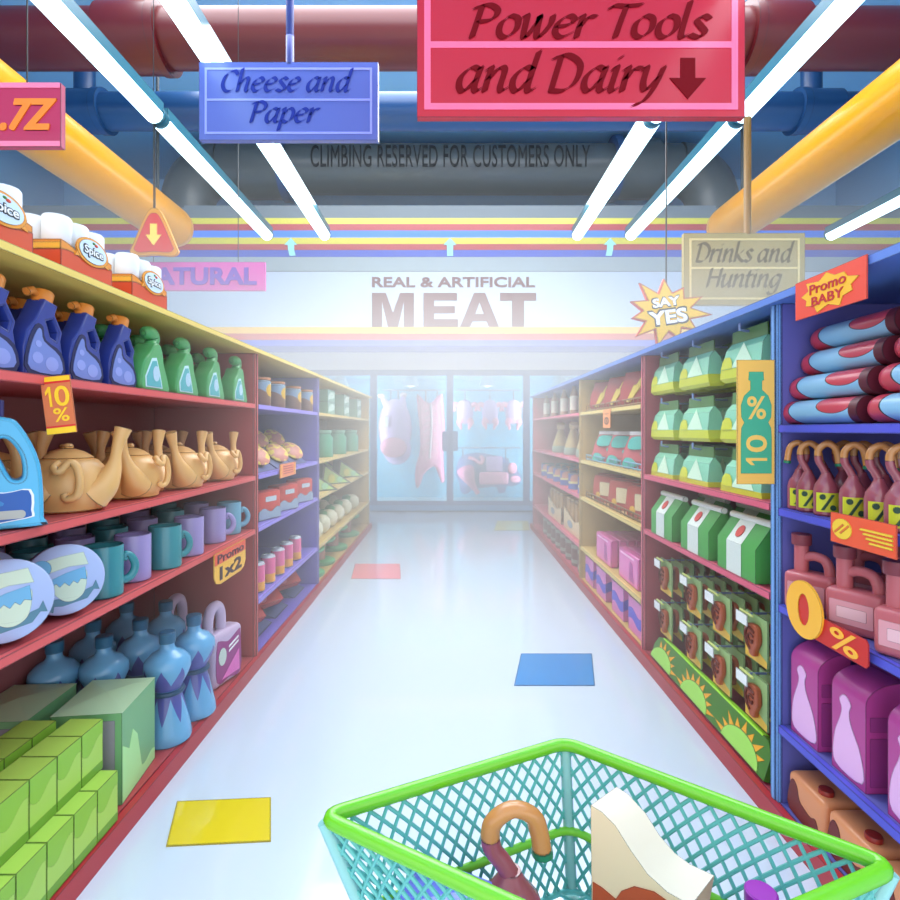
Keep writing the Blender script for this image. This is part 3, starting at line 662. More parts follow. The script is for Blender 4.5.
for j, x in enumerate((-1.5, -1.69)):
    for i, y in enumerate((1.98, 2.2, 2.43, 2.68, 2.95, 3.25)):
        place('mug' + 'tl'[(i + j) % 2], tealm if (i + j) % 2 == 0 else lavm, 'mug', (x, y, H - .6195), .9, 'shaded %s mug in the %s row, %s' % (('teal', 'lavender')[(i + j) % 2], ('second', 'rearmost')[j], nth(i, 6)), 'rear rows of mugs')

ZD = .0845
def carton():
    t = thing('juice_carton'); w_, d_, h_ = .114, .118, .18
    l, dk, md = mat('lime_box', (168, 206, 88), rough=.4, ink=.005), mat('lime_dark', (112, 160, 52), ink=None), mat('lime_mid', (136, 184, 66), ink=None)
    q = B(); q.box(-w_ / 2, w_ / 2, -d_ / 2, d_ / 2, 0, h_, l)
    def dec(M, w2, y):
        q.shape([(-w2, h_ * .995)] + wave(-w2, w2, h_ * .62, .022, .8, 3.4) + [(w2, h_ * .995)], y - .0006, y, mat('lime_swoosh', (140, 190, 62), ink=.0012), M=M)
        q.shape([(-w2, .002), (w2, .002), (w2, h_ * .17), (-w2, h_ * .17)], y - .0006, y, dk, M=M)
    dec(Matrix(), w_ / 2 - .001, -d_ / 2); dec(R(-PI / 2, 'Z'), d_ / 2 - .001, -w_ / 2); q.obj('carton_box', t); return t
ROW = [2.0 - .118 * (i + .5) for i in range(6)]
for i, y in enumerate(ROW): place('carton', carton, 'carton', (-1.266, y, ZD), LEFT, 'lime carton in the low front row, %s' % ('beside the plinth at its far end', 'second from its far end', 'third from its far end', 'fourth from its far end', 'fifth from its far end', 'sixth from its far end')[i], 'front row of lime cartons')
for i, y in enumerate(ROW): place('carton', carton, 'carton', (-1.39, y, ZD), LEFT, 'lime carton under the raised stack behind the front row', 'hidden lower lime cartons')
for i, y in enumerate(ROW): place('carton', carton, 'carton', (-1.328, y + .012, ZD + .1805), LEFT, 'lime carton on top of the stack, %s' % ('at its far end', 'second from its far end', 'third from its far end', 'fourth from its far end', 'fifth from its far end', 'sixth from its far end')[i], 'raised row of lime cartons')
for i, y in enumerate(ROW[:5]):
    place('carton', carton, 'carton', (-1.515, y, ZD), LEFT, 'lime carton under the shaded rear stack', 'hidden rear lime cartons')
    place('carton', carton, 'carton', (-1.49, y, ZD + .1805), LEFT, 'shaded lime carton on the rear stack, %s from its far end' % ORD[i], 'shaded row of lime cartons')
def big_box():
    t = thing('storage_box'); m = mat('green_box', (118, 172, 120), rough=.4, ink=.005); p = mat('green_box_pale', (170, 222, 150), ink=None); w_, d_, h_ = .25, .3, .36
    q = B(); q.box(-w_ / 2, w_ / 2, -d_ / 2, d_ / 2, 0, h_ - .012, m); q.obj('box_body', t)
    q = B(); c = (0, 0, h_ + .004); k = [(-w_ / 2 - .002, -d_ / 2 - .002), (w_ / 2 + .002, -d_ / 2 - .002), (w_ / 2 + .002, d_ / 2 + .002), (-w_ / 2 - .002, d_ / 2 + .002)]; lm = mat('green_lid', (176, 208, 168), rough=.35, ink=.005)
    for a in range(4):
        e, f = k[a], k[(a + 1) % 4]; q.poly([(*e, h_ - .012), (*f, h_ - .012), c], lm)
    q.obj('lid', t)
    q = B(); q.shape([(-d_ / 2 + .004, .004)] + [(d_ / 2 - .004, .004), (d_ / 2 - .004, .05)] + wave(d_ / 2 - .004, .02, .05, .008, 1, 0, 6) + [(-.02, .2), (-.06, .24), (-.09, .18), (-d_ / 2 + .004, .22)], -w_ / 2 - .001, -w_ / 2, p, M=R(PI / 2, 'Z')); q.obj('side_print', t)
    q = B(); q.shape(rrect(-.06, .1, .1, .32, .004), -d_ / 2 - .0012, -d_ / 2, mat('grey_label', (146, 142, 152), ink=.002)); q.obj('label', t, label='grey blank label'); return t
place('box', big_box, 'box', (-1.38, 2.21, ZD), .12, 'big green box with creased lid behind the lime cartons')
place('box', big_box, 'box', (-1.69, 2.16, ZD), .06, 'shaded green box deep on the bottom shelf beside the big green box')
def zig(N, L):
    b = NB(N, L); x, y, z = b.obj()
    a = b.m('ARCTAN2', y, x); s = b.m('PINGPONG', b.m('MULTIPLY', a, 7 / (2 * PI)), .5)
    up = b.m('MULTIPLY', b.m('LESS_THAN', z, b.m('MULTIPLY_ADD', s, .16, .262)), b.m('GREATER_THAN', z, .235))
    dn = b.m('MULTIPLY', b.m('GREATER_THAN', z, b.m('SUBTRACT', .20, b.m('MULTIPLY', s, .22))), b.m('LESS_THAN', z, .225))
    return b.mix(b.m('MAXIMUM', up, dn), (104, 170, 214), (82, 88, 164))
def hourglass():
    t = thing('water_bottle'); m = pattern('zigzag_blue', zig, rough=.2, spec=.6)
    q = B(); q.lathe([(0, 0), (.1, 0), (.104, .012), (.098, .05), (.075, .15), (.062, .205), (.06, .225), (.064, .245), (.088, .29), (.1, .325), (.096, .36), (.07, .39), (.04, .405), (.03, .42), (.029, .445), (0, .445)], m, 36); q.obj('body', t)
    q = B(); q.tube([(.063 * math.cos(a), .063 * math.sin(a), .222) for a in [2 * PI * i / 28 for i in range(28)]], .012, mat('waist_band', (44, 80, 110), ink=None), 8, closed=True); q.obj('waist_band', t)
    q = B(); q.lathe([(.035, .44), (.036, .485), (.032, .49), (0, .49)], mat('cap_teal', (44, 100, 136), rough=.3, ink=.005), 22); q.obj('cap', t); return t
place('hour', hourglass, 'bottle', (-1.30, 2.53, ZD), 0, 'blue waisted bottle with zigzag print beside the big green box', 'waisted blue bottles')
place('hour', hourglass, 'bottle', (-1.285, 2.76, ZD), .4, 'blue waisted bottle with zigzag print beside the pink handled jug', 'waisted blue bottles')
for i, (x, y) in enumerate(((-1.56, 2.48), (-1.52, 2.70), (-1.54, 2.98), (-1.74, 2.42), (-1.74, 2.68), (-1.74, 2.96))):
    place('hour', hourglass, 'bottle', (x, y, ZD), .2 * i, 'shaded waisted blue bottle in the %s row behind, %s' % (('second', 'rear')[i // 3], nth(i % 3, 3)), 'shaded waisted bottles')
def pink_jug():
    t = thing('soap_jug'); m = mat('lilac_plastic', (198, 178, 208), rough=.3, ink=.005)
    q = B(); q.rbox(-.13, .13, -.055, .055, 0, .3, m, .03, 4); q.obj('body', t)
    q = B(); q.tube(catmull([(-.1, 0, .27), (-.105, 0, .36), (-.08, 0, .425), (-.03, 0, .435), (.0, 0, .39), (.005, 0, .29)], 6), .028, m, 12); q.obj('handle', t)
    q = B(); q.shape(smooth2([(-.1, .04), (-.1, .24), (-.07, .255), (0, .235), (.09, .27), (.105, .24), (.105, .03), (.0, .03)], 4), -.0565, -.05, mat('plum_label', (152, 50, 128), ink=.002)); q.shape(ellipse(-.055, .165, .033, .048), -.058, -.052, mat('label_mint', (196, 212, 202), ink=.0015))
    q.shape([(-.06, .04), (.09, .16), (.095, .04)], -.058, -.052, mat('label_rose', (226, 110, 190), ink=None))
    for z in (.2, .225): q.shape([(.0, z - .03), (.085, z), (.085, z + .012), (.0, z - .018)], -.058, -.052, WHs)
    q.obj('label', t, label='plum label with a mint oval'); return t
place('pjug', pink_jug, 'jug', (-1.295, 3.10, ZD), LEFT - .25, 'lilac handled jug with plum label beside the waisted bottles')
place('pjug', pink_jug, 'jug', (-1.58, 3.24, ZD), LEFT - .25, 'shaded lilac handled jug in the rear beside the red upright')

# ---- purple unit
def jar():
    t = thing('preserve_jar')
    def f(N, L):
        b = NB(N, L); x, y, z = b.obj(); s = b.m('ADD', b.m('MULTIPLY', x, .9), b.m('MULTIPLY', y, .5))
        blob = b.m('LESS_THAN', b.m('ADD', b.m('POWER', b.m('SUBTRACT', s, .015), 2), b.m('POWER', b.m('SUBTRACT', z, .1), 2)), .0017)
        low = b.m('LESS_THAN', z, b.m('ADD', .07, b.m('MULTIPLY', s, -.6)))
        return b.mix(blob, b.mix(low, (140, 170, 196), (142, 104, 84)), (232, 186, 52))
    q = B(); q.lathe([(0, 0), (.062, 0), (.066, .006), (.066, .155), (.058, .165), (0, .165)], pattern('jar_print', f, ink=.009), 24); q.obj('glass', t)
    q = B(); q.lathe([(.06, .163), (.064, .165), (.064, .183), (0, .186)], mat('copper_lid', (206, 140, 96), ink=.009), 24); q.obj('lid', t); return t
for i, y in enumerate((3.77, 4.1, 4.54, 4.93)):
    place('jar', jar, 'jar', (-1.30, y, H + .1655), .8, 'copper lidded jar with yellow print, %s on the purple upper shelf' % nth(i, 4), 'jars on the purple upper shelf', 1.06)
def pie_tray():
    t = thing('display_tray'); m = mat('slate_tray', (92, 104, 150), ink=.009)
    q = B(); q.shape([(-.16, 0), (.17, 0), (.17, .22), (.15, .22)], -.2, .2, m, M=R(PI, 'Z')); q.obj('wedge', t); return t
def pie():
    t = thing('ham_tin'); a = mat('tin_brown', (112, 82, 78), ink=.009)
    q = B(); q.lathe([(0, 0), (.072, 0), (.085, .045), (0, .045)], a, 26); q.obj('tin_base', t)
    def f(N, L):
        b = NB(N, L); n = N.new('ShaderNodeTexNoise'); n.inputs['Scale'].default_value = 22; tc = N.new('ShaderNodeTexCoord'); L.new(tc.outputs['Object'], n.inputs['Vector'])
        return b.mix(b.m('GREATER_THAN', n.outputs['Fac'], .5), (214, 140, 124), (244, 214, 92))
    q = B(); q.lathe([(.088, .043), (.092, .05), (.078, .062), (.04, .072), (0, .074)], pattern('pie_top', f, ink=.006), 26); q.obj('filling', t); return t
for i, y in enumerate((3.92, 4.36, 4.78)):
    o = place('tray', pie_tray, 'tray', (-1.43, y - .1, H - .2845), 0, 'slate wedge tray, %s on the purple second shelf' % nth(i, 3), 'slate wedge trays')
for j in range(2):
    for i, y in enumerate((3.94, 4.38, 4.80)[j:] if j else (3.94, 4.38, 4.80)):
        yy = y - .1; place('pie', pie, 'food tin', (-1.37 - j * .155, yy, H - .2845 + .075 + j * .11), 0, 'tilted round tin with yellow filling, %s of the %s row in slate trays' % (nth(i, 3 - j), ('lower', 'upper')[j]), 'tilted round food tins', 1.05).rotation_euler = (0, .8, -.55)
def red_bag():
    t = thing('coffee_box'); m = mat('brick_red', (204, 72, 64), ink=.009); s = mat('steel_wave', (150, 170, 190), ink=.005)
    q = B(); q.rbox(-.13, .13, -.055, .055, 0, .2, m, .018, 2); q.obj('box_body', t)
    q = B(); q.shape([(-.125, .006), (.125, .006)] + wave(.125, -.125, .07, .014, 1.6), -.0575, -.05, s); q.shape(rrect(-.05, .125, .07, .16, .004), -.0575, -.05, mat('label_ice', (190, 206, 214), ink=None)); q.obj('print', t); return t
for i, y in enumerate((3.83, 4.28, 4.75)):
    place('redbag', red_bag, 'box', (-1.30, y, H - .6195), LEFT - .3, 'brick red box with steel wave, %s on the purple third shelf' % nth(i, 3), 'brick red boxes')
def can():
    t = thing('drink_can'); p, o, a = mat('can_pink', (236, 110, 160), rough=.25, ink=.006), mat('can_amber', (244, 172, 70), rough=.25, ink=None), mat('can_alu', (206, 214, 220), rough=.3, metal=.4, ink=.006)
    q = B(); q.lathe([(0, 0), (.042, 0), (.05, .01), (.05, .07), (.05, .18)], p, 22, mats=[a, a, o, p]); q.obj('can_body', t)
    q = B(); q.lathe([(.05, .18), (.043, .197), (.04, .2), (.038, .196), (0, .196)], a, 22); q.ell((.005, 0, .197), (.016, .01, .002), mat('tab_grey', (140, 150, 160), ink=None), 10); q.obj('lid', t); return t
for i, y in enumerate((3.68, 3.9, 4.12, 4.34, 4.58)):
    place('can', can, 'can', (-1.29, y, H - 1.0795), 0, 'pink and amber drink can, %s on the purple fourth shelf' % nth(i, 5), 'pink and amber cans')
def choc():
    t = thing('chocolate_box'); q = B(); q.box(-.13, .13, -.035, .035, 0, .15, mat('choc_red', (206, 52, 52), ink=.009)); q.obj('box_body', t)
    q = B(); q.shape(ellipse(-.05, .07, .045, .05), -.037, -.03, mat('choc_pink', (238, 150, 150), ink=None)); q.obj('print', t); return t
for i, y in enumerate((3.72, 4.12, 4.62)):
    place('choc', choc, 'box', (-1.36, y, ZD + .1), LEFT - .5, 'red chocolate box tilted on the purple bottom shelf, %s' % nth(i, 3), 'tilted red chocolate boxes', 1.0, rx=-.75)
    place('tray2', pie_tray, 'tray', (-1.46, y + .17, ZD), 0, 'slate wedge tray on the purple bottom shelf, %s' % nth(i, 3), 'slate wedge trays on the bottom', (.95, .8, .5))
# ---- tan unit on the left
def mint_box():
    t = thing('tea_box'); q = B(); q.box(-.17, .17, -.08, .08, 0, .125, mat('tea_green', (120, 164, 142), ink=.010)); q.obj('box_body', t)
    q = B(); q.shape([(-.14, .02), (.14, .05), (.14, .105), (-.02, .105), (-.14, .06)], -.082, -.07, mat('tea_pale', (200, 222, 208), ink=None)); q.obj('print', t); return t
for i, y in enumerate((5.75, 6.6, 7.5)):
    for k in range(2): place('tea', mint_box, 'box', (-1.32, y, H + .1655 + .1255 * k), LEFT, 'sage green box, %s of the %s stacked layer on the tan upper shelf' % (nth(i, 3), ('lower', 'upper')[k]), 'stacked sage boxes')
def green_jar():
    t = thing('pickle_jar'); m = mat('jar_green', (76, 158, 122), rough=.2, spec=.6, ink=.009)
    q = B(); q.lathe([(0, 0), (.12, 0), (.125, .01), (.125, .2), (.1, .235), (.1, .25)], m, 24); q.obj('glass', t)
    q = B(); q.lathe([(.1, .248), (.108, .25), (.108, .285), (0, .29)], mat('jar_lid', (124, 176, 148), ink=.010), 24); q.obj('lid', t); return t
for i, y in enumerate((5.8, 6.55, 7.4)): place('gjar', green_jar, 'jar', (-1.36, y, H - .2845), 0, 'squat green jar, %s on the tan second shelf' % nth(i, 3), 'squat green jars')
def wedge():
    t = thing('cheese_wedge'); q = B(); q.shape([(-.2, 0), (.22, 0), (-.16, .24)], -.07, .07, mat('wedge_grey', (104, 112, 104), ink=.010)); q.obj('pack', t)
    q = B(); q.shape([(-.18, .012), (.17, .012), (-.145, .21)], -.074, -.06, mat('wedge_lime', (190, 224, 140), ink=.006)); q.shape(ellipse(-.06, .07, .045, .05), -.077, -.06, mat('wedge_yellow', (226, 228, 120), ink=None)); q.shape(ellipse(.05, .05, .04, .035), -.077, -.06, mat('wedge_mint', (170, 220, 180), ink=None)); q.obj('label', t); return t
for i, y in enumerate((5.6, 6.35, 7.25)):
    place('wedge', wedge, 'cheese', (-1.36, y, H - .6195), LEFT - .75, 'lime labelled wedge pack, %s of the front row on the tan third shelf' % nth(i, 3), 'front wedge packs')
    place('wedge', wedge, 'cheese', (-1.62, y + .2, H - .6195), LEFT - .75, 'shaded wedge pack behind the front row, %s' % nth(i, 3), 'rear wedge packs')
def melon():
    t = thing('melon'); q = B(); q.lathe([(0, 0), (.05, .008), (.09, .05), (.1, .1), (.09, .15), (.05, .19), (0, .2)], mat('melon_cream', (226, 226, 196), rough=.4, ink=.009), 22); q.obj('fruit', t)
    q = B(); lm = mat('leaf_green', (92, 170, 110), ink=.006)
    for a in (2.0, 2.9, 3.7): q.ell((.085 * math.cos(a), .085 * math.sin(a), .15), (.05, .04, .045), lm, 10)
    q.obj('leaf', t); return t
for i, y in enumerate((5.42, 5.75, 6.12, 6.52, 7.0, 7.55)):
    place('melon', melon, 'melon', (-1.35, y, H - 1.0795), .5, 'cream melon with green leaf, %s of the front row on the tan fourth shelf' % nth(i, 6), 'front row of melons', 1.0)
    place('melon', melon, 'melon', (-1.62, y - .05, H - 1.0795), .5, 'shaded cream melon, %s of the rear row on the tan fourth shelf' % nth(i, 6), 'rear row of melons')
def spool():
    t = thing('cable_spool'); g, p = mat('spool_green', (92, 178, 116), rough=.4, ink=.010), mat('spool_pink', (206, 140, 120), ink=.006)
    for z in (0, .2): q = B(); q.lathe([(0, 0), (.14, 0), (.15, .012), (.15, .03), (.13, .04), (0, .04)], g, 26, T(0, 0, z)); q.obj('disc', t)
    q = B(); q.cyl(.06, .038, .202, p, 18); q.obj('core', t); return t
for i, y in enumerate((5.35, 5.85, 6.55, 7.4)):
    place('spool', spool, 'spool', (-1.40, y, ZD), 0, 'green spool with pink core, %s on the tan bottom shelf' % nth(i, 4), 'green spools', 1.18)
# ================================================================ goods on the right
RX = 1.25
def roll():
    """a striped roll lying along local X"""
    t = thing('blanket_roll'); L2, r = .2, .044
    def f(N, L):
        b = NB(N, L); x, y, z = b.obj(); zz = b.m('DIVIDE', b.m('SUBTRACT', z, r), r)
        edge = b.m('MULTIPLY_ADD', b.m('POWER', b.m('SUBTRACT', b.m('MULTIPLY', zz, .8), .25), 2), .05, -L2 + .065)
        e1 = b.m('LESS_THAN', x, edge); near = b.m('ABSOLUTE', b.m('SUBTRACT', x, edge))
        p = b.m('ADD', b.m('POWER', b.m('DIVIDE', b.m('SUBTRACT', x, .1), .085), 2), b.m('POWER', b.m('DIVIDE', b.m('SUBTRACT', zz, .55), .75), 2))
        e2 = b.m('LESS_THAN', p, 1)
        ink = b.m('MAXIMUM', b.m('LESS_THAN', near, .003), b.m('LESS_THAN', b.m('ABSOLUTE', b.m('SUBTRACT', p, 1)), .05))
        return b.mix(ink, b.mix(b.m('MAXIMUM', e1, e2), (138, 186, 218), (196, 62, 82)), (20, 18, 26))
    q = B(); prof = [(0, -L2), (r * .55, -L2 + .002), (r * .85, -L2 + .012), (r, -L2 + .035), (r, L2 - .02)]
    q.lathe(prof, pattern('roll_print', f, rough=.3), 26, T(0, 0, r) @ R(PI / 2, 'Y')); q.obj('roll_body', t)
    q = B(); q.lathe([(r * 1.01, L2 - .026), (r * 1.03, L2 - .02), (r * 1.01, L2 + .01), (0, L2 + .012)], mat('roll_end_shade', (92, 30, 46), rough=.5), 26, T(0, 0, r) @ R(PI / 2, 'Y')); q.obj('end_band', t)  # shadow on the near end is put into its dark maroon colour
    return t
for k, (x, y0) in enumerate(((1.31, 1.925), (1.325, 1.90), (1.36, 1.885), (1.385, 1.87))):
    for j in range(2):
        place('roll', roll, 'blanket', (x, y0 - .435 * j, H + .0205 + .0905 * k), RIGHT, 'striped red and light blue roll, %s layer of the front stack, %s end' % (('bottom', 'second', 'third', 'top')[k], ('far', 'near')[j]), 'front stack of striped rolls')
        place('roll', roll, 'blanket', (x + .095, y0 - .435 * j, H + .0205 + .0905 * k), RIGHT, 'striped red and light blue roll, %s layer of the rear stack, %s end' % (('bottom', 'second', 'third', 'top')[k], ('far', 'near')[j]), 'rear stack of striped rolls')
def hook_bottle(side):
    def f():
        t = thing('hook_neck_bottle'); m = mat('plum_glass', (156, 76, 88), rough=.12, spec=.7, ink=.004); tanm = mat('tan_neck', (196, 132, 72), rough=.2, spec=.6, ink=.004); s = side
        q = B(); q.lathe([(0, 0), (.034, 0), (.038, .005), (.038, .085), (.034, .105), (.022, .125), (.014, .142), (.012, .15), (0, .15)], m, 24); q.obj('body', t)
        q = B(); P = catmull([(0, 0, .142), (-s * .01, 0, .165), (-s * .022, 0, .19), (-s * .021, 0, .226), (s * .002, 0, .247), (s * .026, 0, .234), (s * .034, 0, .205), (s * .037, 0, .18)], 5); n = len(P); c = n // 3
        q.tube(P[:c + 1], .0115, m, 12); q.tube(P[c:], .0112, tanm, 12); q.obj('neck', t)
        q = B(); q.tube([P[-1], Vector(P[-1]) + Vector((s * .001, 0, -.01))], .0125, mat('green_stopper', (30, 120, 84), rough=.3, ink=.002), 12); q.obj('stopper', t)
        y_, d = mat('label_chartreuse', (206, 208, 50), ink=.002), mat('label_bottle_green', (24, 66, 44), ink=None)
        q = B()
        M = T(0, 0, .05); arc = [-.95 + 1.9 * i / 10 for i in range(11)]
        for a, c2 in zip(arc, arc[1:]): q.poly([(.0387 * math.sin(a), -.0387 * math.cos(a), .015), (.0387 * math.sin(c2), -.0387 * math.cos(c2), .015), (.0387 * math.sin(c2), -.0387 * math.cos(c2), .08), (.0387 * math.sin(a), -.0387 * math.cos(a), .08)], mat('label_chartreuse', (206, 208, 50)))
        for cx, cz in ((-.015, .066), (.015, .03)): q.shape(ellipse(cx, cz, .0085, .009, 14), -.0405, -.03, d)
        q.shape([(-.019, .022), (-.011, .022), (.019, .074), (.011, .074)], -.041, -.03, d)
        q.obj('label', t, label='chartreuse label with a percent mark'); return t
    return f
HB, HBm = hook_bottle(1), hook_bottle(-1)
for i, (px, s) in enumerate(((799, -1), (808, 1), (826, 1), (853, 1), (879, 1), (900, 1))):
    x = 1.30; place('hb%d' % s, HB if s > 0 else HBm, 'bottle', (x, YP(px, x), H - .2945), -.45, 'plum bottle with hooked tan neck, %s of the front row on the blue shelf' % nth(5 - i, 6), 'front row of hook necked bottles', 1.0)
for i, px in enumerate((812, 829, 848, 870, 893)):
    x = 1.43; place('hb1', HB, 'bottle', (x, YP(px + 14, x), H - .2945), -.45, 'shaded plum bottle with hooked tan neck, %s of the back row' % nth(4 - i, 5), 'back row of hook necked bottles', 1.0)
def jerry():
    t = thing('soap_can'); m = mat('dusty_pink', (196, 104, 110), rough=.3, ink=.005); c = mat('can_cap', (136, 62, 72), rough=.4, ink=.005)
    q = B(); q.rbox(-.085, .085, -.05, .05, 0, .14, m, .018, 3); q.obj('body', t)
    q = B(); q.lathe([(.024, .13), (.024, .24), (0, .24)], m, 18, T(-.045, 0, 0)); q.obj('neck', t)
    q = B(); q.lathe([(.031, .235), (.033, .24), (.033, .275), (0, .28)], c, 18, T(-.045, 0, 0)); q.obj('cap', t)
    q = B(); q.tube(catmull([(-.035, 0, .19), (.0, 0, .2), (.035, 0, .192), (.05, 0, .165), (.052, 0, .13)], 5), .017, m, 12); q.obj('handle', t)
    q = B(); q.shape(rrect(-.068, .03, .06, .105, .004), -.0515, -.045, mat('pink_label', (226, 158, 164), ink=.002)); q.shape(rrect(-.045, .05, .04, .085, .003), -.0525, -.045, mat('pale_pink_label', (240, 192, 196), ink=None)); q.obj('label', t, label='pale pink label'); return t
for i, (x, y) in enumerate(((1.335, 1.58), (1.335, 1.79), (1.325, 2.0))):
    place('jerry', jerry, 'soap can', (x, y, H - .6595), RIGHT + .5, 'dusty pink soap can with long neck, %s in front' % ('nearest', 'above the zero percent tag', 'beside the blue upright')[i], 'front row of pink soap cans')
for i, (x, y) in enumerate(((1.53, 1.62), (1.53, 1.82), (1.53, 2.0))): place('jerry', jerry, 'soap can', (x, y, H - .6595), RIGHT + .5, 'shaded dusty pink soap can behind the front row, %s' % nth(i, 3), 'rear pink soap cans')
def magenta():
    t = thing('detergent_box'); m = mat('magenta_box', (178, 66, 138), rough=.3, ink=.005); lt = mat('magenta_top', (216, 128, 190), rough=.3, ink=.005); pn = mat('magenta_panel', (150, 58, 124), ink=.002); wn = mat('window_pink', (232, 176, 220), rough=.2, ink=.005)
    w_, d_ = .15, .115
    side = [(-d_ / 2, 0), (d_ / 2, 0), (d_ / 2, .34)] + [(d_ / 2 - d_ * math.sin(a), .27 + .07 * math.cos(a)) for a in [PI / 2 * i / 8 for i in range(1, 9)]]
    q = B(); q.shape([(-a, c) for a, c in side], -w_ / 2, w_ / 2, m, M=R(-PI / 2, 'Z')); q.obj('box_body', t)
    q = B(); bot = smooth2([(-.045, .02), (-.05, .1), (-.028, .17), (-.022, .2), (-.03, .225), (-.01, .245), (.012, .225), (.006, .2), (.012, .165), (.045, .1), (.05, .02)], 4)
    q.shape([(a * 1.25, c * 1.08) for a, c in bot], -d_ / 2 - .002, -d_ / 2 + .001, wn); q.obj('bottle_picture', t, label='pale pink bottle outline')
    q = B()
    for z0, z1 in ((.02, .17), (.19, .235)): q.shape(rrect(-.045, z0, .045, z1, .004), -w_ / 2 - .0015, -w_ / 2 + .001, pn, M=R(PI / 2, 'Z'))
    q.obj('side_panel', t); return t
for i, (x, y) in enumerate(((1.335, 1.53), (1.335, 1.765), (1.335, 1.985))):
    place('mag', magenta, 'detergent box', (x, y, H - 1.1195), RIGHT, 'magenta curved top box with pink bottle picture, %s' % ('nearest in front', 'under the zero percent tag', 'beside the blue upright')[i], 'front row of magenta boxes')
for i, (x, y) in enumerate(((1.52, 1.62), (1.52, 1.86))): place('mag', magenta, 'detergent box', (x, y, H - 1.1195), RIGHT, 'shaded magenta curved top box behind the front row, %s' % nth(i, 2), 'rear magenta boxes')
def pack():
    t = thing('drink_pack'); m = mat('apricot', (218, 142, 96), rough=.3, ink=.005); d = mat('chestnut', (112, 34, 26), ink=.005)
    q = B(); q.rbox(-.1, .1, -.16, .16, 0, .15, m, .02, 3); q.obj('pack_body', t)
    q = B(); q.shape(smooth2([(-.088, .01), (-.09, .09), (-.07, .13), (-.045, .118), (-.03, .075), (.0, .062), (.03, .056), (.055, .066), (.07, .04), (.074, .01)], 3), -.1615, -.155, d); q.obj('drip_print', t, label='chestnut drip print')
    q = B(); q.lathe([(.024, .148), (.024, .163), (.022, .166), (0, .166)], mat('red_cap', (150, 40, 30), rough=.35, ink=.005), 20, T(.045, -.115, 0)); q.obj('cap', t); return t
for i, y in enumerate((1.53, 1.745, 1.96)): place('pack', pack, 'drink pack', (1.425, y, ZD), RIGHT, 'apricot drink pack with chestnut drips and red cap, %s on the blue bottom shelf' % nth(i, 3), 'apricot drink packs')

# ---- crimson unit: hanging bags, roll top bags, ear packets, sun box
hk = mat('hook_steel', (130, 150, 200), rough=.3, ink=None, metal=.3)
def hang_bag():
    t = thing('snack_bag'); w_, h_ = .33, .235
    top, body, yl, wt = mat('bag_olive', (92, 134, 74), rough=.35, ink=.005), mat('bag_aqua', (140, 210, 176), rough=.25, spec=.6, ink=.005), mat('bag_yellow', (206, 210, 60), rough=.3, ink=None), mat('bag_pale', (206, 236, 206), ink=.0015)
    q = B(); bm = q.bm
    prof = [(-.5, 0, .03, yl), (-.54, .018, .045, yl), (-.51, .06, .045, body), (-.46, .15, .028, body), (-.44, .18, .004, top), (-.43, .235, .003, top)]
    rows = []
    for a, z, d, m in prof: rows.append([bm.verts.new(((a + .0) * w_, -d, z)), bm.verts.new(((-a - .0) * w_, -d, z)), bm.verts.new((-a * w_, d, z)), bm.verts.new((a * w_, d, z))])
    for r0, r1, p in zip(rows, rows[1:], prof):
        for i in range(4): q._tag([bm.faces.new([r0[i], r0[(i + 1) % 4], r1[(i + 1) % 4], r1[i]])], p[3])
    q._tag([bm.faces.new(rows[0][::-1])], yl); q._tag([bm.faces.new(rows[-1])], top); q.obj('pouch', t, angle=20)
    q = B()
    def yf(z): return -.0465 + (z - .06) / .09 * .0175 if z > .06 else -.0465
    def pp(p, m, e): q.poly([(x, yf(z) - e, z) for x, z in p], m)
    pp([(-.0, .17), (.115, .062), (-.07, .062)], wt, .001); pp([(-.165, .061), (-.162, .1), (-.14, .118), (-.1, .115), (-.075, .095), (-.06, .061)], yl, .002); q.obj('print', t, label='pale mountain and yellow hill print')
    return t
def peg(x, y, z, s, par):
    q = B(); q.tube([(x, y, z), (x - s * .0, y, z)] if False else [(x, y, z + .03), (x, y, z + .002), (x + .03, y, z - .004), (x + .5, y, z - .004)], .006, hk, 6); return q.obj('peg_hook', par, kind=None)
su = [o for o in bpy.data.objects if o.name.startswith('shelving_unit') and 'crimson' in o['label']][0]
sy = su.location.y
BAGY = (2.44, 2.91, 3.34)
for k, zt in enumerate((.455, .175, -.085)):
    for i, y in enumerate(BAGY):
        for d in range(3):
            x = 1.33 + .14 * d
            place('bag', hang_bag, 'snack bag', (x, y, H + zt - .235), RIGHT, 'olive topped aqua bag hanging in the %s row, %s column, %s on its hook' % (('top', 'middle', 'bottom')[k], ('near', 'middle', 'far')[i], ('front', 'second', 'last')[d]), 'hanging snack bags')
        peg(.035, y - sy, H + zt - .012, 1, su)
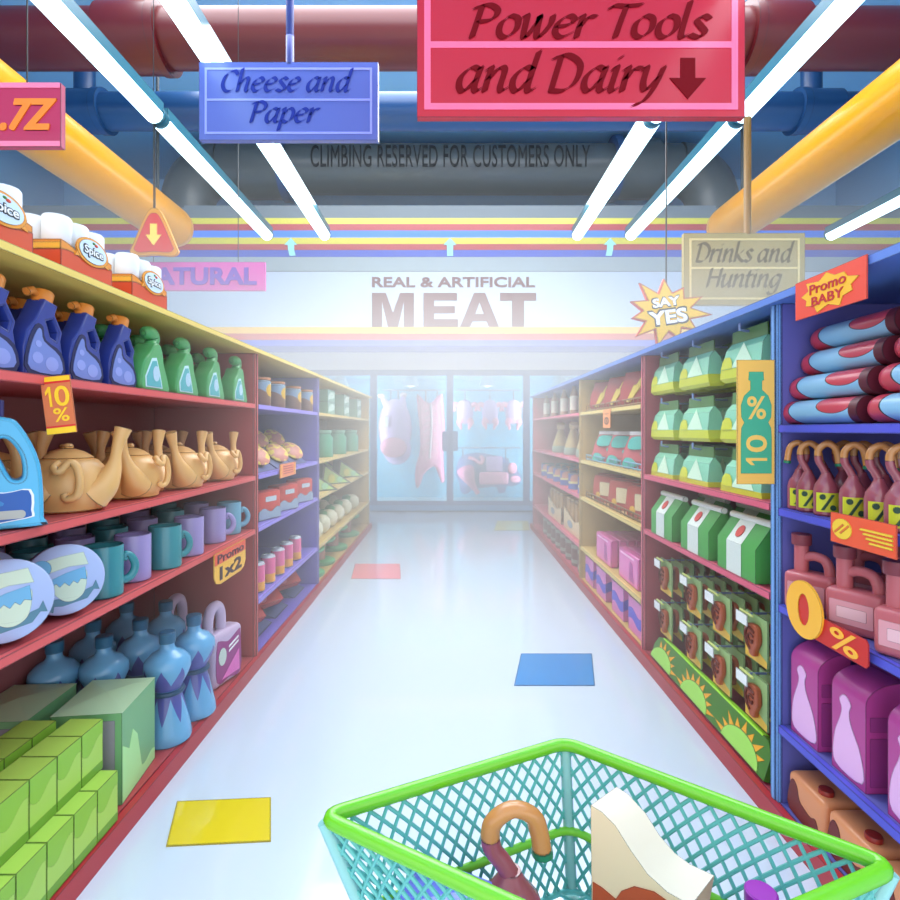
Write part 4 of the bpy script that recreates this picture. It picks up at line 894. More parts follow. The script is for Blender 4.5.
def roll_bag():
    t = thing('roll_top_bag'); g, w2 = mat('bag_green', (78, 158, 76), rough=.3, ink=.005), mat('band_white', (216, 224, 216), ink=.002)
    q = B(); w_ = .32; side = [(-.075, 0), (.075, 0), (.075, .14), (.008, .235), (-.008, .235), (-.075, .14)]
    q.shape([(-a, c) for a, c in side], -w_ / 2, w_ / 2, g, M=R(-PI / 2, 'Z')); q.obj('bag_body', t)
    q = B(); q.poly([(-.075, -.0765, .002), (.05, -.0765, .002), (.05, -.0765, .14), (-.075, -.0765, .14)], w2); q.poly([(-.075, -.0765, .14), (.05, -.0765, .14), (.05, -.0105, .234), (-.075, -.0105, .234)], w2)
    A = T(-.012, -.045, .187) @ R(-math.atan2(.066, .094), 'X'); q.shape(ellipse(0, 0, .026, .03, 20), -.003, .0, mat('dot_red', (206, 74, 66), ink=.002), M=A); q.obj('label', t, label='white band with a red dot')
    q = B(); q.tube([(-.165, 0, .242), (.165, 0, .242)], .016, mat('roll_white', (236, 236, 230), ink=.005), 14); q.obj('rolled_top', t); return t
for i, (x, y) in enumerate(((1.33, 2.42), (1.33, 2.83), (1.33, 3.27))):
    place('rbag', roll_bag, 'bag', (x, y, H - .6345), RIGHT, 'green bag with white rolled top and red dot, %s on the crimson shelf' % nth(i, 3), 'front row of roll top bags')
    place('rbag', roll_bag, 'bag', (x + .2, y - .08, H - .6345), RIGHT, 'shaded green bag with white rolled top behind the front row, %s' % nth(i, 3), 'rear row of roll top bags')
def ear_pack():
    t = thing('ear_packet'); c, y_ = mat('card_sage', (158, 190, 124), rough=.5, ink=.004), mat('card_yellow', (232, 184, 60), rough=.5, ink=None)
    q = B(); w_, h_ = .17, .2; q.box(-w_ / 2, w_ / 2, 0, .008, 0, h_, c); q.poly([(-w_ / 2 + .002, -.0008, .002), (w_ / 2 - .002, -.0008, .002), (w_ / 2 - .002, -.0008, .03), (-w_ / 2 + .002, -.0008, .085)], y_); q.obj('card', t)
    em = mat('ear_brown', (172, 84, 50), rough=.4, ink=.002)
    q = B(); q.shape(smooth2([(.045, .15), (.02, .165), (-.035, .155), (-.055, .115), (-.045, .08), (-.025, .055), (-.01, .03), (.02, .03), (.028, .055), (.04, .075), (.05, .1)], 4), -.024, 0, em, bevel=.006)
    q.tube(catmull([(.03, -.025, .135), (-.01, -.028, .145), (-.035, -.028, .115), (-.025, -.028, .08), (-.002, -.026, .055)], 4), .0055, mat('ear_dark', (104, 42, 28), ink=None), 8); q.tube(catmull([(.025, -.025, .115), (-.005, -.027, .12), (-.014, -.027, .1), (.01, -.026, .085), (.02, -.026, .1)], 4), .0045, mat('ear_dark', (104, 42, 28), ink=None), 8); q.obj('ear', t); return t
def tag_hook(x, y, z, par):
    q = B(); q.tube([(x, y, z), (x + .5, y, z)], .005, hk, 6); q.tube([(x, y - .05, z + .004), (x, y + .05, z + .004)], .006, mat('tag_lime', (206, 218, 130), ink=None), 6); h = q.obj('peg_hook', par)
    q = B(); q.box(-.012, -.008, -.045, .045, -.048, 0, mat('tag_white', (238, 240, 238), ink=.004)); q.obj('price_card', h, loc=(x, y + .02, z), label='white blank price card')
for k, z in enumerate((-.892, -1.152)):
    for i, y in enumerate((2.355, 2.655, 2.955, 3.335)):
        for d in range(6):
            place('ear', ear_pack, 'packet', (1.31 + .062 * d, y, H + z - .1), RIGHT, 'sage and yellow card with brown ear, %s row, %s column, %s on its hook' % (('upper', 'lower')[k], ('nearest', 'second', 'third', 'farthest')[i], ('front', 'second', 'third', 'fourth', 'fifth', 'last')[d]), 'ear packets on hooks')
        tag_hook(.035, y + .03 - sy, H + z + .096, su)
def sunbox():
    t = thing('sun_display_tray'); g, lg, og = mat('sun_green', (74, 124, 40), rough=.3, ink=.005), mat('sun_lime', (164, 220, 96), ink=.005), mat('sun_orange', (240, 170, 40), ink=.002)
    L2, h_ = .62, .15
    pr = [(-L2, 0), (L2, 0), (L2, h_ * .7), (L2 - .04, h_ * .97), (L2 - .08, h_)] + [(-L2 + .1, h_), (-L2 + .04, h_ * .9), (-L2 + .005, h_ * .55)]
    q = B(); q.shape(pr, -.012, .012, g); q.box(-L2 + .1, L2 - .08, -.014, .014, h_ - .006, h_ + .002, mat('sun_rim', (170, 236, 60), ink=None)); q.obj('front_panel', t)
    q = B(); q.box(-L2, L2, .012, .05, .0, .004, g); q.obj('tray_floor', t)
    q = B()
    for cx in (-.47, -.03, .42):
        for j in range(9):
            a = PI * (j + .5) / 9; r0, r1 = .1, .165 - .02 * (j % 2); w2 = .14
            P = [(cx + r0 * 1.45 * math.cos(a - w2), .01 + r0 * .86 * math.sin(a - w2)), (cx + r1 * 1.38 * math.cos(a), .01 + r1 * .84 * math.sin(a)), (cx + r0 * 1.45 * math.cos(a + w2), .01 + r0 * .86 * math.sin(a + w2))]
            if max(p[0] for p in P) < L2 - .02 and min(p[0] for p in P) > -L2 + .03: q.shape([(x, min(z, h_ - .008)) for x, z in P], -.0135, -.011, og)
        q.shape([(x, z) for x, z in ellipse(cx, .004, .15, .09, 20, 0, PI)], -.015, -.011, lg)
    q.obj('sun_print', t, label='three lime suns with orange rays'); return t
place('sun', sunbox, 'display tray', (1.266, 2.82, ZD + .005), RIGHT, 'long green tray front printed with lime suns on the crimson bottom shelf', None, 1.0, rx=-.3)

# ---- tan unit on the right
def chips():
    t = thing('chip_bag'); m, y_ = mat('chip_red', (176, 66, 68), rough=.3, ink=.009), mat('chip_yellow', (238, 212, 92), ink=.005)
    q = B(); bm = q.bm; w_ = .36; rows = []
    for a, z, d in ((.5, 0, .03), (.52, .05, .05), (.5, .14, .045), (.46, .22, .02), (.48, .26, .004)): rows.append([bm.verts.new((-a * w_, -d, z)), bm.verts.new((a * w_, -d, z)), bm.verts.new((a * w_, d, z)), bm.verts.new((-a * w_, d, z))])
    for r0, r1 in zip(rows, rows[1:]):
        for i in range(4): q._tag([bm.faces.new([r0[i], r0[(i + 1) % 4], r1[(i + 1) % 4], r1[i]])], m)
    q._tag([bm.faces.new(rows[0][::-1]), bm.faces.new(rows[-1])], m); q.obj('pouch', t, angle=20)
    q = B(); q.shape([(-.11, .035), (-.07, .03), (.1, .19), (.06, .215), (-.0, .15), (-.02, .16)], -.056, -.03, y_); q.obj('print', t, label='yellow slash print'); return t
for i, y in enumerate((3.98, 4.4, 4.86)): place('chips', chips, 'chip bag', (1.39, y, H + .1705), RIGHT + .38, 'red chip bag with yellow slash, %s on the tan upper shelf' % nth(i, 3), 'red chip bags', 1.0, rx=0.0)
def rail(y0, y1, z, c, lab):
    q = B(); m = mat(lab[:9], c, ink=None, rough=.4); n = 16
    for h_ in (.012, .05): q.tube([(1.29, y0, z + h_), (1.29, y1, z + h_)], .006, m, 6)
    for i in range(n + 1): yy = y0 + (y1 - y0) * i / n; q.tube([(1.29, yy, z), (1.29, yy, z + .052)], .004, m, 5)
    tag(q.obj('shelf_rail'), lab, 'rail')
rail(3.68, 5.2, H + .1715, (140, 104, 72), 'brown wire rail in front of the red chip bags')
rail(3.68, 5.2, H - .2835, (110, 160, 190), 'blue wire rail in front of the pink and teal bags')
rail(3.68, 5.2, H - .6335, (120, 92, 60), 'bronze wire rail in front of the red boxes with cream labels')
def teal_bag():
    t = thing('sweet_bag'); m, tl, wt = mat('sweet_red', (204, 98, 104), rough=.3, ink=.009), mat('sweet_teal', (92, 200, 186), ink=.005), mat('sweet_white', (232, 222, 224), ink=.007)
    q = B(); bm = q.bm; w_ = .36; rows = []
    P = ((.5, 0, .03), (.51, .06, .05), (.42, .16, .04), (.38, .245, .006), (.38, .275, .006))
    for a, z, d in P: rows.append([bm.verts.new((-a * w_, -d, z)), bm.verts.new((a * w_, -d, z)), bm.verts.new((a * w_, d, z)), bm.verts.new((-a * w_, d, z))])
    for k, (r0, r1) in enumerate(zip(rows, rows[1:])):
        for i in range(4): q._tag([bm.faces.new([r0[i], r0[(i + 1) % 4], r1[(i + 1) % 4], r1[i]])], wt if k == 3 else m)
    q._tag([bm.faces.new(rows[0][::-1]), bm.faces.new(rows[-1])], m); q.obj('pouch', t, angle=20)
    q = B()
    for p in (smooth2([(-.1, .15), (-.06, .23), (.08, .235), (.12, .19), (.05, .15)], 4), smooth2([(-.16, .02), (-.13, .08), (-.05, .07), (-.03, .02)], 4), smooth2([(.03, .12), (.08, .14), (.1, .11), (.05, .095)], 4), smooth2([(.06, .02), (.1, .06), (.15, .03), (.12, .01)], 3)): q.shape(p, -.056, -.03, tl)
    q.obj('print', t, label='teal blotch print'); return t
for i, y in enumerate((3.95, 4.36, 4.8)): place('sweet', teal_bag, 'sweet bag', (1.39, y, H - .2845), RIGHT + .38, 'rose bag with teal blotches and white top, %s on the tan second shelf' % nth(i, 3), 'rose and teal bags')
def cream_box():
    t = thing('biscuit_bag'); m, c = mat('biscuit_red', (192, 82, 74), rough=.35, ink=.009), mat('biscuit_cream', (238, 220, 178), ink=.005)
    q = B(); w_ = .17
    q.shape([(-.15, 0), (.15, 0), (.165, .1), (.15, .2), (.14, .235), (-.13, .235), (-.15, .2), (-.165, .1)], -.06, .06, m, bevel=.01); q.box(-.13, .14, -.02, .02, .225, .25, m); q.obj('bag_body', t)
    q = B(); q.shape(rrect(-.06, .06, .08, .18, .015), -.0625, -.05, c); q.shape(ellipse(-.085, .06, .03, .028, 14), -.0625, -.05, mat('biscuit_gold', (236, 190, 70), ink=None)); q.obj('label', t, label='cream square label'); return t
for i, y in enumerate((3.9, 4.34, 4.82)): place('cream', cream_box, 'biscuit bag', (1.40, y, H - .6345), RIGHT + .38, 'brick red biscuit bag with cream label, %s on the tan third shelf' % nth(i, 3), 'biscuit bags')
def bar():
    t = thing('wrapped_bar'); m = mat('bar_pink', (236, 112, 186), rough=.25, spec=.6, ink=.009); d = mat('bar_plum', (178, 66, 150), ink=.002)
    q = B(); q.rbox(-.19, .19, -.03, .03, 0, .2, m, .008, 1); q.obj('bar_body', t)
    q = B(); q.shape([(.02, .03), (.11, .03), (.09, .14), (.04, .15)], -.0315, -.02, d); q.shape([(-.15, .17), (.12, .17), (.12, .182), (-.15, .182)], -.0315, -.02, mat('bar_painted_shine', (250, 190, 226), ink=None)); q.obj('print', t); return t  # pale strip is a highlight painted on the wrapper beside the plum print
for i, y in enumerate((3.98, 4.62)):
    for d in range(6): place('bar', bar, 'wrapped bar', (1.32 + .068 * d, y, H - 1.1095), RIGHT, 'pink wrapped bar leaning on the tan fourth shelf, %s row, %s of its row' % (('near', 'far')[i], ('front', 'second', 'third', 'fourth', 'fifth', 'last')[d]), 'pink wrapped bars', 1.12, rx=0, ry=0)
def wave_box():
    t = thing('tissue_box'); m, b_ = mat('tissue_pink', (226, 122, 196), rough=.35, ink=.009), mat('tissue_blue', (92, 84, 206), ink=.002)
    q = B(); q.box(-.145, .145, -.09, .09, 0, .24, m); q.obj('box_body', t)
    q = B()
    for M, w_, y in ((Matrix(), .143, -.09), (R(PI / 2, 'Z'), .088, -.145)): q.shape(wave(-w_, w_, .075, .018, 1) + wave(w_, -w_, .15, .018, 1, PI), y - .0015, y + .001, b_, M=M)
    q.obj('print', t, label='violet wave print'); return t
for i, y in enumerate((3.8, 4.2, 4.66, 5.05)):
    for d in range(2): place('wbox', wave_box, 'box', (1.37 + .2 * d, y, ZD), RIGHT, 'pink box with violet wave, %s of the %s row on the tan bottom shelf' % (nth(i, 4), ('front', 'rear')[d]), 'pink violet wave boxes')
# ---- pink unit
def milk():
    t = thing('milk_bottle'); g = mat('milk_amber', (186, 150, 112), rough=.25, ink=.009); w2 = mat('milk_white', (238, 234, 214), rough=.4, ink=.007)
    q = B(); q.lathe([(0, 0), (.052, 0), (.056, .01), (.056, .06), (.056, .24), (.04, .29), (.024, .33), (.022, .37)], g, 22, mats=[g, g, g, w2, g, g, g]); q.obj('body', t)
    q = B(); q.lathe([(.023, .365), (.027, .37), (.027, .42), (0, .425)], w2, 16); q.obj('cap', t); return t
for i, y in enumerate((5.62, 6.08, 6.6, 7.2, 7.8)): place('milk', milk, 'bottle', (1.37, y, H + .1705), 0, 'white labelled bottle, %s on the pink upper shelf' % nth(i, 5), 'white labelled bottles', (.8, .8, .86))
def carafe():
    t = thing('oil_flask'); a, g = mat('flask_tan', (196, 176, 118), rough=.25, ink=.009), mat('flask_sage', (150, 176, 156), rough=.3, ink=None)
    q = B(); q.lathe([(0, 0), (.11, 0), (.118, .02), (.11, .1), (.075, .22), (.045, .32), (.04, .36)], a, 24, mats=[g, g, g, a, a, a]); q.obj('body', t)
    q = B(); q.tube([(0, 0, .35), (.0, 0, .37), (.03, 0, .43)], [.046, .054, .06], mat('flask_top', (226, 206, 156), ink=.009), 16); q.obj('spout', t); return t
for i, y in enumerate((5.72, 6.32, 7.05)): place('flask', carafe, 'flask', (1.42, y, H - .2845), RIGHT, 'tan flask with slanted spout, %s on the pink second shelf' % nth(i, 3), 'tan flasks', (.95, .95, .84))
def tin():
    t = thing('food_can')
    def f(N, L):
        b = NB(N, L); x, y, z = b.obj(); n = N.new('ShaderNodeTexVoronoi'); n.inputs['Scale'].default_value = 14; tc = N.new('ShaderNodeTexCoord'); L.new(tc.outputs['Object'], n.inputs['Vector'])
        s = N.new('ShaderNodeSeparateColor'); L.new(n.outputs['Color'], s.inputs[0])
        band = b.m('MULTIPLY', b.m('GREATER_THAN', z, .06), b.m('LESS_THAN', z, .085))
        return b.mix(band, b.mix(b.m('GREATER_THAN', s.outputs[0], .5), (72, 92, 170), b.mix(b.m('GREATER_THAN', s.outputs[1], .5), (210, 140, 120), (110, 160, 190)) if False else (206, 150, 132)), (226, 214, 150))
    q = B(); q.lathe([(0, 0), (.09, 0), (.093, .006), (.09, .012), (.09, .155), (.093, .162)], pattern('can_print', f, ink=None), 20); q.obj('can_body', t)
    q = B(); q.lathe([(.093, .16), (.094, .168), (.084, .17), (.08, .164), (0, .164)], mat('can_lid_blue', (128, 146, 160), rough=.3, ink=.009), 20); q.obj('lid', t); return t
for j in range(3):
    for i in range(6): place('fcan', tin, 'can', (1.37 + .2 * j, 5.5 + .44 * i, H - .6345), 0, 'blue and pink food can on the pink third shelf, %s of the %s row' % (nth(i, 6), ('front', 'second', 'rear')[j]), 'food cans on the pink shelf')
def carrier():
    t = thing('bottle_carrier'); q = B(); q.shape([(-.42, 0), (.42, 0), (.42, .2), (.1, .14), (-.42, .24)], -.1, -.09, mat('carrier_cream', (232, 206, 160), ink=.009)); q.box(-.42, .42, -.09, .09, 0, .01, mat('carrier_cream', (232, 206, 160))); q.obj('carton_front', t)
    q = B(); q.shape(ellipse(-.1, .09, .12, .04, 18), -.1025, -.095, mat('carrier_grey', (150, 158, 164), ink=.005)); q.obj('label', t)
    for i in range(4):
        q = B(); q.rbox(-.08, .08, -.08, .08, .011, .34, mat('carrier_tan', (190, 146, 86), ink=.009), .015, 1, T(-.31 + .205 * i, 0, 0)); q.box(-.07, .07, -.07, .07, .338, .36, mat('carrier_top', (232, 200, 140), ink=.009), M=T(-.31 + .205 * i, 0, 0)); q.obj('bottle_box', t)
    return t
for i, y in enumerate((5.86, 6.86)):
    for d in range(2): place('carrier', carrier, 'carrier', (1.40 + .22 * d, y, H - 1.1095), RIGHT, 'cream carrier of tan cartons on the pink fourth shelf, %s of the %s row' % (('near', 'far')[i], ('front', 'rear')[d]), 'cream carriers')
def brown_can():
    t = thing('stew_can'); m = mat('stew_brown', (128, 84, 78), rough=.35, ink=.009); l = mat('stew_grey', (166, 166, 152), ink=None)
    q = B(); q.lathe([(0, 0), (.11, 0), (.112, .03), (.112, .07), (.112, .14), (.106, .15), (0, .15)], m, 18, mats=[m, m, m if False else l, m, m, m]); q.obj('can_body', t); return t
for i in range(8):
    for k in range(2): place('stew', brown_can, 'can', (1.385, 5.48 + .29 * i, ZD + .1505 * k), 0, 'brown stew can with grey band, %s of the %s layer' % (nth(i, 8), ('lower', 'upper')[k]), 'stacked brown stew cans')
# ================================================================ the meat freezer
fm = mat('freezer_frame', (74, 106, 168), rough=.4, ink=.01); fi = mat('freezer_inner', (120, 216, 248), rough=.5, ink=None); fi2 = mat('freezer_floor', (196, 232, 240), rough=.4, ink=.008)
FR = tag(thing('display_freezer', (0, 10.06, 0)), 'wide glass fronted meat freezer across the end of the aisle', 'freezer')
q = B(); q.box(-2.84, 2.84, 1.1, 1.16, .12, 2.58, fi); q.box(-2.84, 2.84, .06, 1.1, 2.52, 2.58, fi)
for s in (-1, 1): q.box(min(s * 2.78, s * 2.84), max(s * 2.78, s * 2.84), .06, 1.1, .12, 2.52, fi)
q.obj('cabinet', FR)
q = B(); q.box(-2.84, 2.84, .0, 1.1, .02, .13, mat('freezer_base', (92, 150, 206), rough=.35, ink=.01)); q.obj('base', FR)
q = B(); q.box(-2.78, 2.78, .07, 1.1, .13, .14, fi2); q.obj('inner_floor', FR)
q = B()
q.box(-2.84, 2.84, 0, .06, 2.5, 2.6, fm); q.box(-2.84, 2.84, 0, .06, .13, .2, fm); q.obj('frame', FR)
for x in (-2.8, -1.4, 0, 1.4, 2.8):
    q = B(); q.box(x - .06, x + .06, -.005, .06, .2, 2.5, fm); q.obj('frame_post', FR)
gm = bpy.data.materials.new('freezer_glass'); gm.use_nodes = True
N, L = gm.node_tree.nodes, gm.node_tree.links; N.remove(N['Principled BSDF'])
a, c, mx = N.new('ShaderNodeBsdfTransparent'), N.new('ShaderNodeBsdfGlossy'), N.new('ShaderNodeMixShader'); a.inputs[0].default_value = (.93, .98, 1, 1); c.inputs['Roughness'].default_value = .03
mx.inputs[0].default_value = .06; L.new(a.outputs[0], mx.inputs[1]); L.new(c.outputs[0], mx.inputs[2]); L.new(mx.outputs[0], N['Material Output'].inputs[0])
for i, x in enumerate((-2.1, -.7, .7, 2.1)):
    q = B(); q.box(x - .64, x + .64, .025, .035, .2, 2.5, gm); q.obj('door_pane', FR)
for s in (-1, 1):
    q = B(); q.rbox(s * .09 - .055, s * .09 + .055, -.06, .0, 1.12, 1.48, fm, .015, 2); q.obj('door_handle', FR)
lampm = mat('freezer_lamp', (226, 250, 255), emit=3.0)
for x in (-2.1, -.75, .72, 2.1):
    q = B(); q.lathe([(.16, 2.34), (.1, 2.5), (0, 2.5)], mat('lamp_shade', (170, 220, 240), ink=.008), 20, T(x, .5, 0)); q.obj('spot_shade', FR)
    q = B(); q.ell((x, .5, 2.36), (.07, .07, .04), lampm, 14); q.obj('spot_bulb', FR)
rl = mat('rail_steel', (110, 140, 170), ink=None, rough=.3)
for x0, x1, z in ((-1.3, -.1, 2.26), (.1, 1.35, 2.26), (.1, 1.35, 1.16)):
    q = B(); q.tube([(x0, .45, z), (x1, .45, z)], .014, rl, 8); q.obj('meat_rail', FR)
MY = 10.51
def mp(px, py): return ((px - 450) * MY / F, H + (430 - py) * MY / F)
pk, pk2, lil, dkp = mat('meat_pink', (240, 160, 188), rough=.4, ink=.012), mat('meat_rose', (222, 138, 174), rough=.4, ink=.012), mat('skin_lilac', (206, 176, 224), rough=.4, ink=.012), mat('bone_white', (240, 220, 228), ink=.005)
hs = mat('meat_hook', (96, 110, 130), ink=None, rough=.3)
def hook(t, x, z0, z1):
    q = B(); q.tube(catmull([(x, 0, z1), (x, 0, z0 + .06), (x + .01, 0, z0 + .01), (x + .035, 0, z0), (x + .05, 0, z0 + .03)], 4), .012, hs, 8); q.obj('hook', t)
k = MY / F
# ham
t = tag(thing('hanging_ham', (mp(395, 0)[0], MY, 0)), 'big lilac shoulder joint hanging from hooks behind the glass', 'meat')
Z = lambda py: H + (430 - py) * k
q = B(); q.ell((0, 0, Z(428)), (.32, .22, .56), lil, 28); q.ell((.04, -.03, Z(449)), (.27, .2, .3), lil, 24); q.obj('joint', t)
for sgn, tx, tz in ((-1, -.26, 397), (1, .16, 396)):
    q = B(); q.tube(catmull([(sgn * .08, 0, Z(412)), (sgn * .14, -.02, Z(406)), (tx, 0, Z(tz))], 4), [.13, .12, .11, .1, .09, .075, .06, .05, .045][:9], lil, 14); q.ell((tx, 0, Z(tz) + .02), (.075, .06, .05), dkp, 12); q.obj('leg', t)
q = B(); q.lathe([(0, .0), (.22, .0), (.235, .02), (.235, .06), (0, .06)], pk, 28, T(0.0, -.2, Z(448)) @ R(PI / 2 - .25, 'X') @ T(0, 0, .03) @ T(0, 0, 0), 1.05, .82); q.ell((0.02, -.275, Z(451)), (.05, .02, .04), dkp, 12); q.obj('cut_face', t)
q = B(); q.shape(rrect(-.22, Z(427), -.10, Z(416.5), .015), -.245, -.225, mat('meat_tag', (232, 232, 240), ink=.012)); q.obj('tag', t, label='pale tag')
hook(t, -.08, Z(408), 2.27); hook(t, .06, Z(404), 2.27)
# carcass
t = tag(thing('hanging_carcass', (mp(431, 0)[0], MY, 0)), 'pink side of meat hanging by its legs beside the lilac joint', 'meat')
def pxs(c): return [((a - 431) * k, Z(b2)) for a, b2 in c]
q = B(); q.shape(smooth2(pxs([(417, 395), (421, 397), (426, 402), (431, 403), (437, 397), (442, 394), (443, 399), (444, 410), (445, 430), (443.5, 450), (444, 470), (444.5, 480), (441, 482), (438, 473), (434, 466), (428, 470), (423, 476), (421, 483), (417, 488), (415, 478), (416, 466), (420, 450), (420, 430), (418, 412)]), 3), -.14, .14, pk2, bevel=.06); q.obj('side', t)
q = B(); q.shape(smooth2(pxs([(424, 404), (432, 406), (439, 403), (441, 420), (440, 445), (435, 460), (427, 462), (423, 450), (423, 430), (421, 415)]), 3), -.155, -.13, pk, bevel=.005); q.tube(catmull([((431 - 431) * k, -.16, Z(404)), ((432 - 431) * k, -.165, Z(425)), ((430 - 431) * k, -.16, Z(458))], 6), .02, dkp, 8)
for j in range(7):
    for s in (-1, 1): q.tube([((431 - 431) * k, -.163, Z(409 + j * 6.5)), (s * 7 * k, -.16, Z(412.5 + j * 6.5))], .007, dkp, 6)
q.obj('ribs', t)
hook(t, -.1, Z(403), 2.27); hook(t, .12, Z(402), 2.27)
# chickens
def chicken():
    t = thing('hanging_chicken'); q = B(); q.lathe([(0, -.26), (.09, -.24), (.16, -.14), (.175, -.02), (.15, .12), (.1, .2), (0, .23)], lil, 22, None, 1, .8); q.obj('body', t)
    for s in (-1, 1):
        q = B(); q.tube(catmull([(s * .12, 0, .1), (s * .21, -.02, .14), (s * .235, -.02, .06), (s * .2, -.03, -.0)], 4), [.06, .055, .05, .05, .045, .045, .04, .04, .035, .035, .03, .03, .025], pk, 10); q.obj('wing', t)
        q = B(); q.tube(catmull([(s * .06, -.05, -.15), (s * .12, -.04, -.22), (s * .09, -.02, -.3), (s * .085, 0, -.35)], 4), [.075, .075, .07, .07, .065, .055, .045, .04, .035, .03, .028, .028, .03], pk, 10); q.obj('leg', t)
    q = B(); q.tube(catmull([(0, 0, .42), (0, 0, .3), (.01, 0, .2), (.04, 0, .17)], 4), .011, hs, 8); q.obj('hook', t); return t
for i, px in enumerate((465, 490, 513.5)):
    place('chick', chicken, 'meat', (mp(px, 0)[0], MY, 1.86), 0, 'plucked chicken hanging on a hook, %s of the three' % ('leftmost', 'middle', 'rightmost')[i], 'hanging chickens', (.92, .92, .98))
# pig shaped board with cuts
t = tag(thing('meat_board', (mp(490, 0)[0], MY + .02, 0)), 'blue grey pig shaped board hanging under the lower rail', 'meat board')
def pg(c): return [((a - 490) * k, Z(b2)) for a, b2 in c]
q = B(); q.shape(smooth2(pg([(458, 462), (464, 455), (478, 453), (492, 455), (502, 457), (508, 460), (513, 466), (520, 474), (521, 482), (514, 486), (507, 486), (505, 492), (499, 493), (496, 487), (482, 488), (472, 490), (467, 494), (461, 492), (459, 482), (456, 474)]), 3), -.01, .03, mat('board_slate', (96, 126, 182), ink=.012)); q.obj('board', t)
hook(t, -.52, Z(458), 1.17); hook(t, .3, Z(460), 1.17)
def cut(nm, lab, fn, cat='meat'):
    q = B(); fn(q); t2 = tag(q.obj(nm, None, (mp(490, 0)[0], MY, 0)), lab, cat)
cut('shank_joint', 'pink leg joint with thin shank on the pig board', lambda q: q.tube(catmull([(((464 - 490) * k), -.08, Z(466)), ((467 - 490) * k, -.09, Z(474)), ((472 - 490) * k, -.07, Z(484)), ((478 - 490) * k, -.06, Z(493))], 5), [.1, .14, .16, .165, .16, .15, .135, .12, .1, .085, .07, .06, .05, .045, .045, .05], pk2, 16))
cut('sausage', 'curled pink sausage at the top of the pig board', lambda q: q.tube(catmull([((468 - 490) * k, -.05, Z(457)), ((474 - 490) * k, -.05, Z(459)), ((480 - 490) * k, -.05, Z(463)), ((483 - 490) * k, -.05, Z(459)), ((480 - 490) * k, -.05, Z(456))], 5), .035, pk, 12))
cut('meat_slab', 'square lilac slab of meat on the pig board', lambda q: q.rbox((486 - 490) * k, (502 - 490) * k, -.1, -.012, Z(471), Z(456), lil, .02, 2))
cut('bacon_block', 'long streaky pink block below the square slab', lambda q: q.rbox((479 - 490) * k, (508 - 490) * k, -.14, -.012, Z(484), Z(471.8), pk, .05, 3))
cut('pig_cheek', 'small pink cheek cut on the head of the pig board', lambda q: (q.ell(((512 - 490) * k, -.06, Z(468)), (.09, .045, .11), pk, 16)))
cut('pig_snout', 'small pink snout cut at the tip of the pig board', lambda q: (q.ell(((515 - 490) * k, -.06, Z(479)), (.1, .045, .07), pk, 16)))

# ================================================================ shelf tags
def shelf_tag(nm, loc, rz, cat, label, fn):
    t = tag(thing(nm, loc, rz), label, cat); fn(t); return t
def p10(t):
    q = B(); q.box(-.042, .042, 0, .004, -.175, 0, mat('tag_rust', (214, 116, 70), ink=.0025)); q.obj('card', t)
    y_ = mat('tag_gold', (250, 206, 40), ink=None); r_ = mat('tag_red', (216, 44, 40), ink=None)
    q = B()
    for z0, z1, m in ((-.174, -.156, y_), (-.156, -.15, r_), (-.016, -.002, y_), (-.022, -.016, r_)): q.box(-.041, .041, -.001, .001, z0, z1, m)
    q.obj('band', t)
    q = B(); q.shape(one_shape(-.024, -.062, .016, .06), -.002, 0, y_); q.text('0', .014, -.062, .042, .062, 0, y_, bold=.01, t=.002); q.text('%', .006, -.118, .044, .042, 0, y_, bold=.01, t=.002); q.obj('lettering', t)
shelf_tag('price_tag', (-1.19, 1.655, H + .163), .12, 'price tag', 'rust and gold tag reading 10 % hanging from the upper red shelf', p10).rotation_euler = (0, -.12, .12)
def p12(t):
    q = B(); q.shape([(-.215, 0), (.215, 0), (.215, -.12), (.19, -.155), (.14, -.168), (-.14, -.168), (-.19, -.155), (-.215, -.12)], -.006, 0, mat('promo_amber', (246, 190, 66), ink=.004)); q.obj('card', t)
    q = B(); q.shape([(-.21, -.002), (.21, -.002), (.21, -.06), (-.21, -.06)], -.0075, -.005, mat('promo_red', (232, 92, 62), ink=None)); q.obj('band', t)
    q = B(); q.text('Promo', 0, -.032, .36, .045, -.0075, mat('promo_text', (64, 30, 50), ink=None), bold=.02); q.obj('lettering', t); q = B(); q.text('1x2', 0, -.112, .3, .07, -.0062, mat('promo_text', (64, 30, 50), ink=None), bold=.05); q.obj('lettering', t)
shelf_tag('price_tag', (-1.212, 3.03, H - .642), LEFT, 'price tag', 'amber and red tag reading Promo 1x2 under the mug shelf', p12)
def pbaby(t):
    q = B(); q.box(-.165, .165, 0, .004, -.13, 0, mat('baby_red', (240, 78, 56), ink=.003)); q.obj('card', t)
    q = B(); q.shape([(a, c - .065) for a, c in burst(9, .105, .14, 1.0, .42, .2)], -.002, .001, mat('baby_gold', (250, 186, 40), ink=.002)); q.obj('burst', t)
    q = B(); m = mat('baby_text', (196, 30, 40), ink=None); q.text('Promo', 0, -.044, .17, .034, -.002, m, bold=.03); q.text('BABY', 0, -.085, .15, .032, -.002, m, bold=.03); q.obj('lettering', t)
shelf_tag('price_tag', (1.212, 1.765, H + .512), RIGHT, 'price tag', 'red tag with gold burst reading Promo BABY on the blue top board', pbaby)
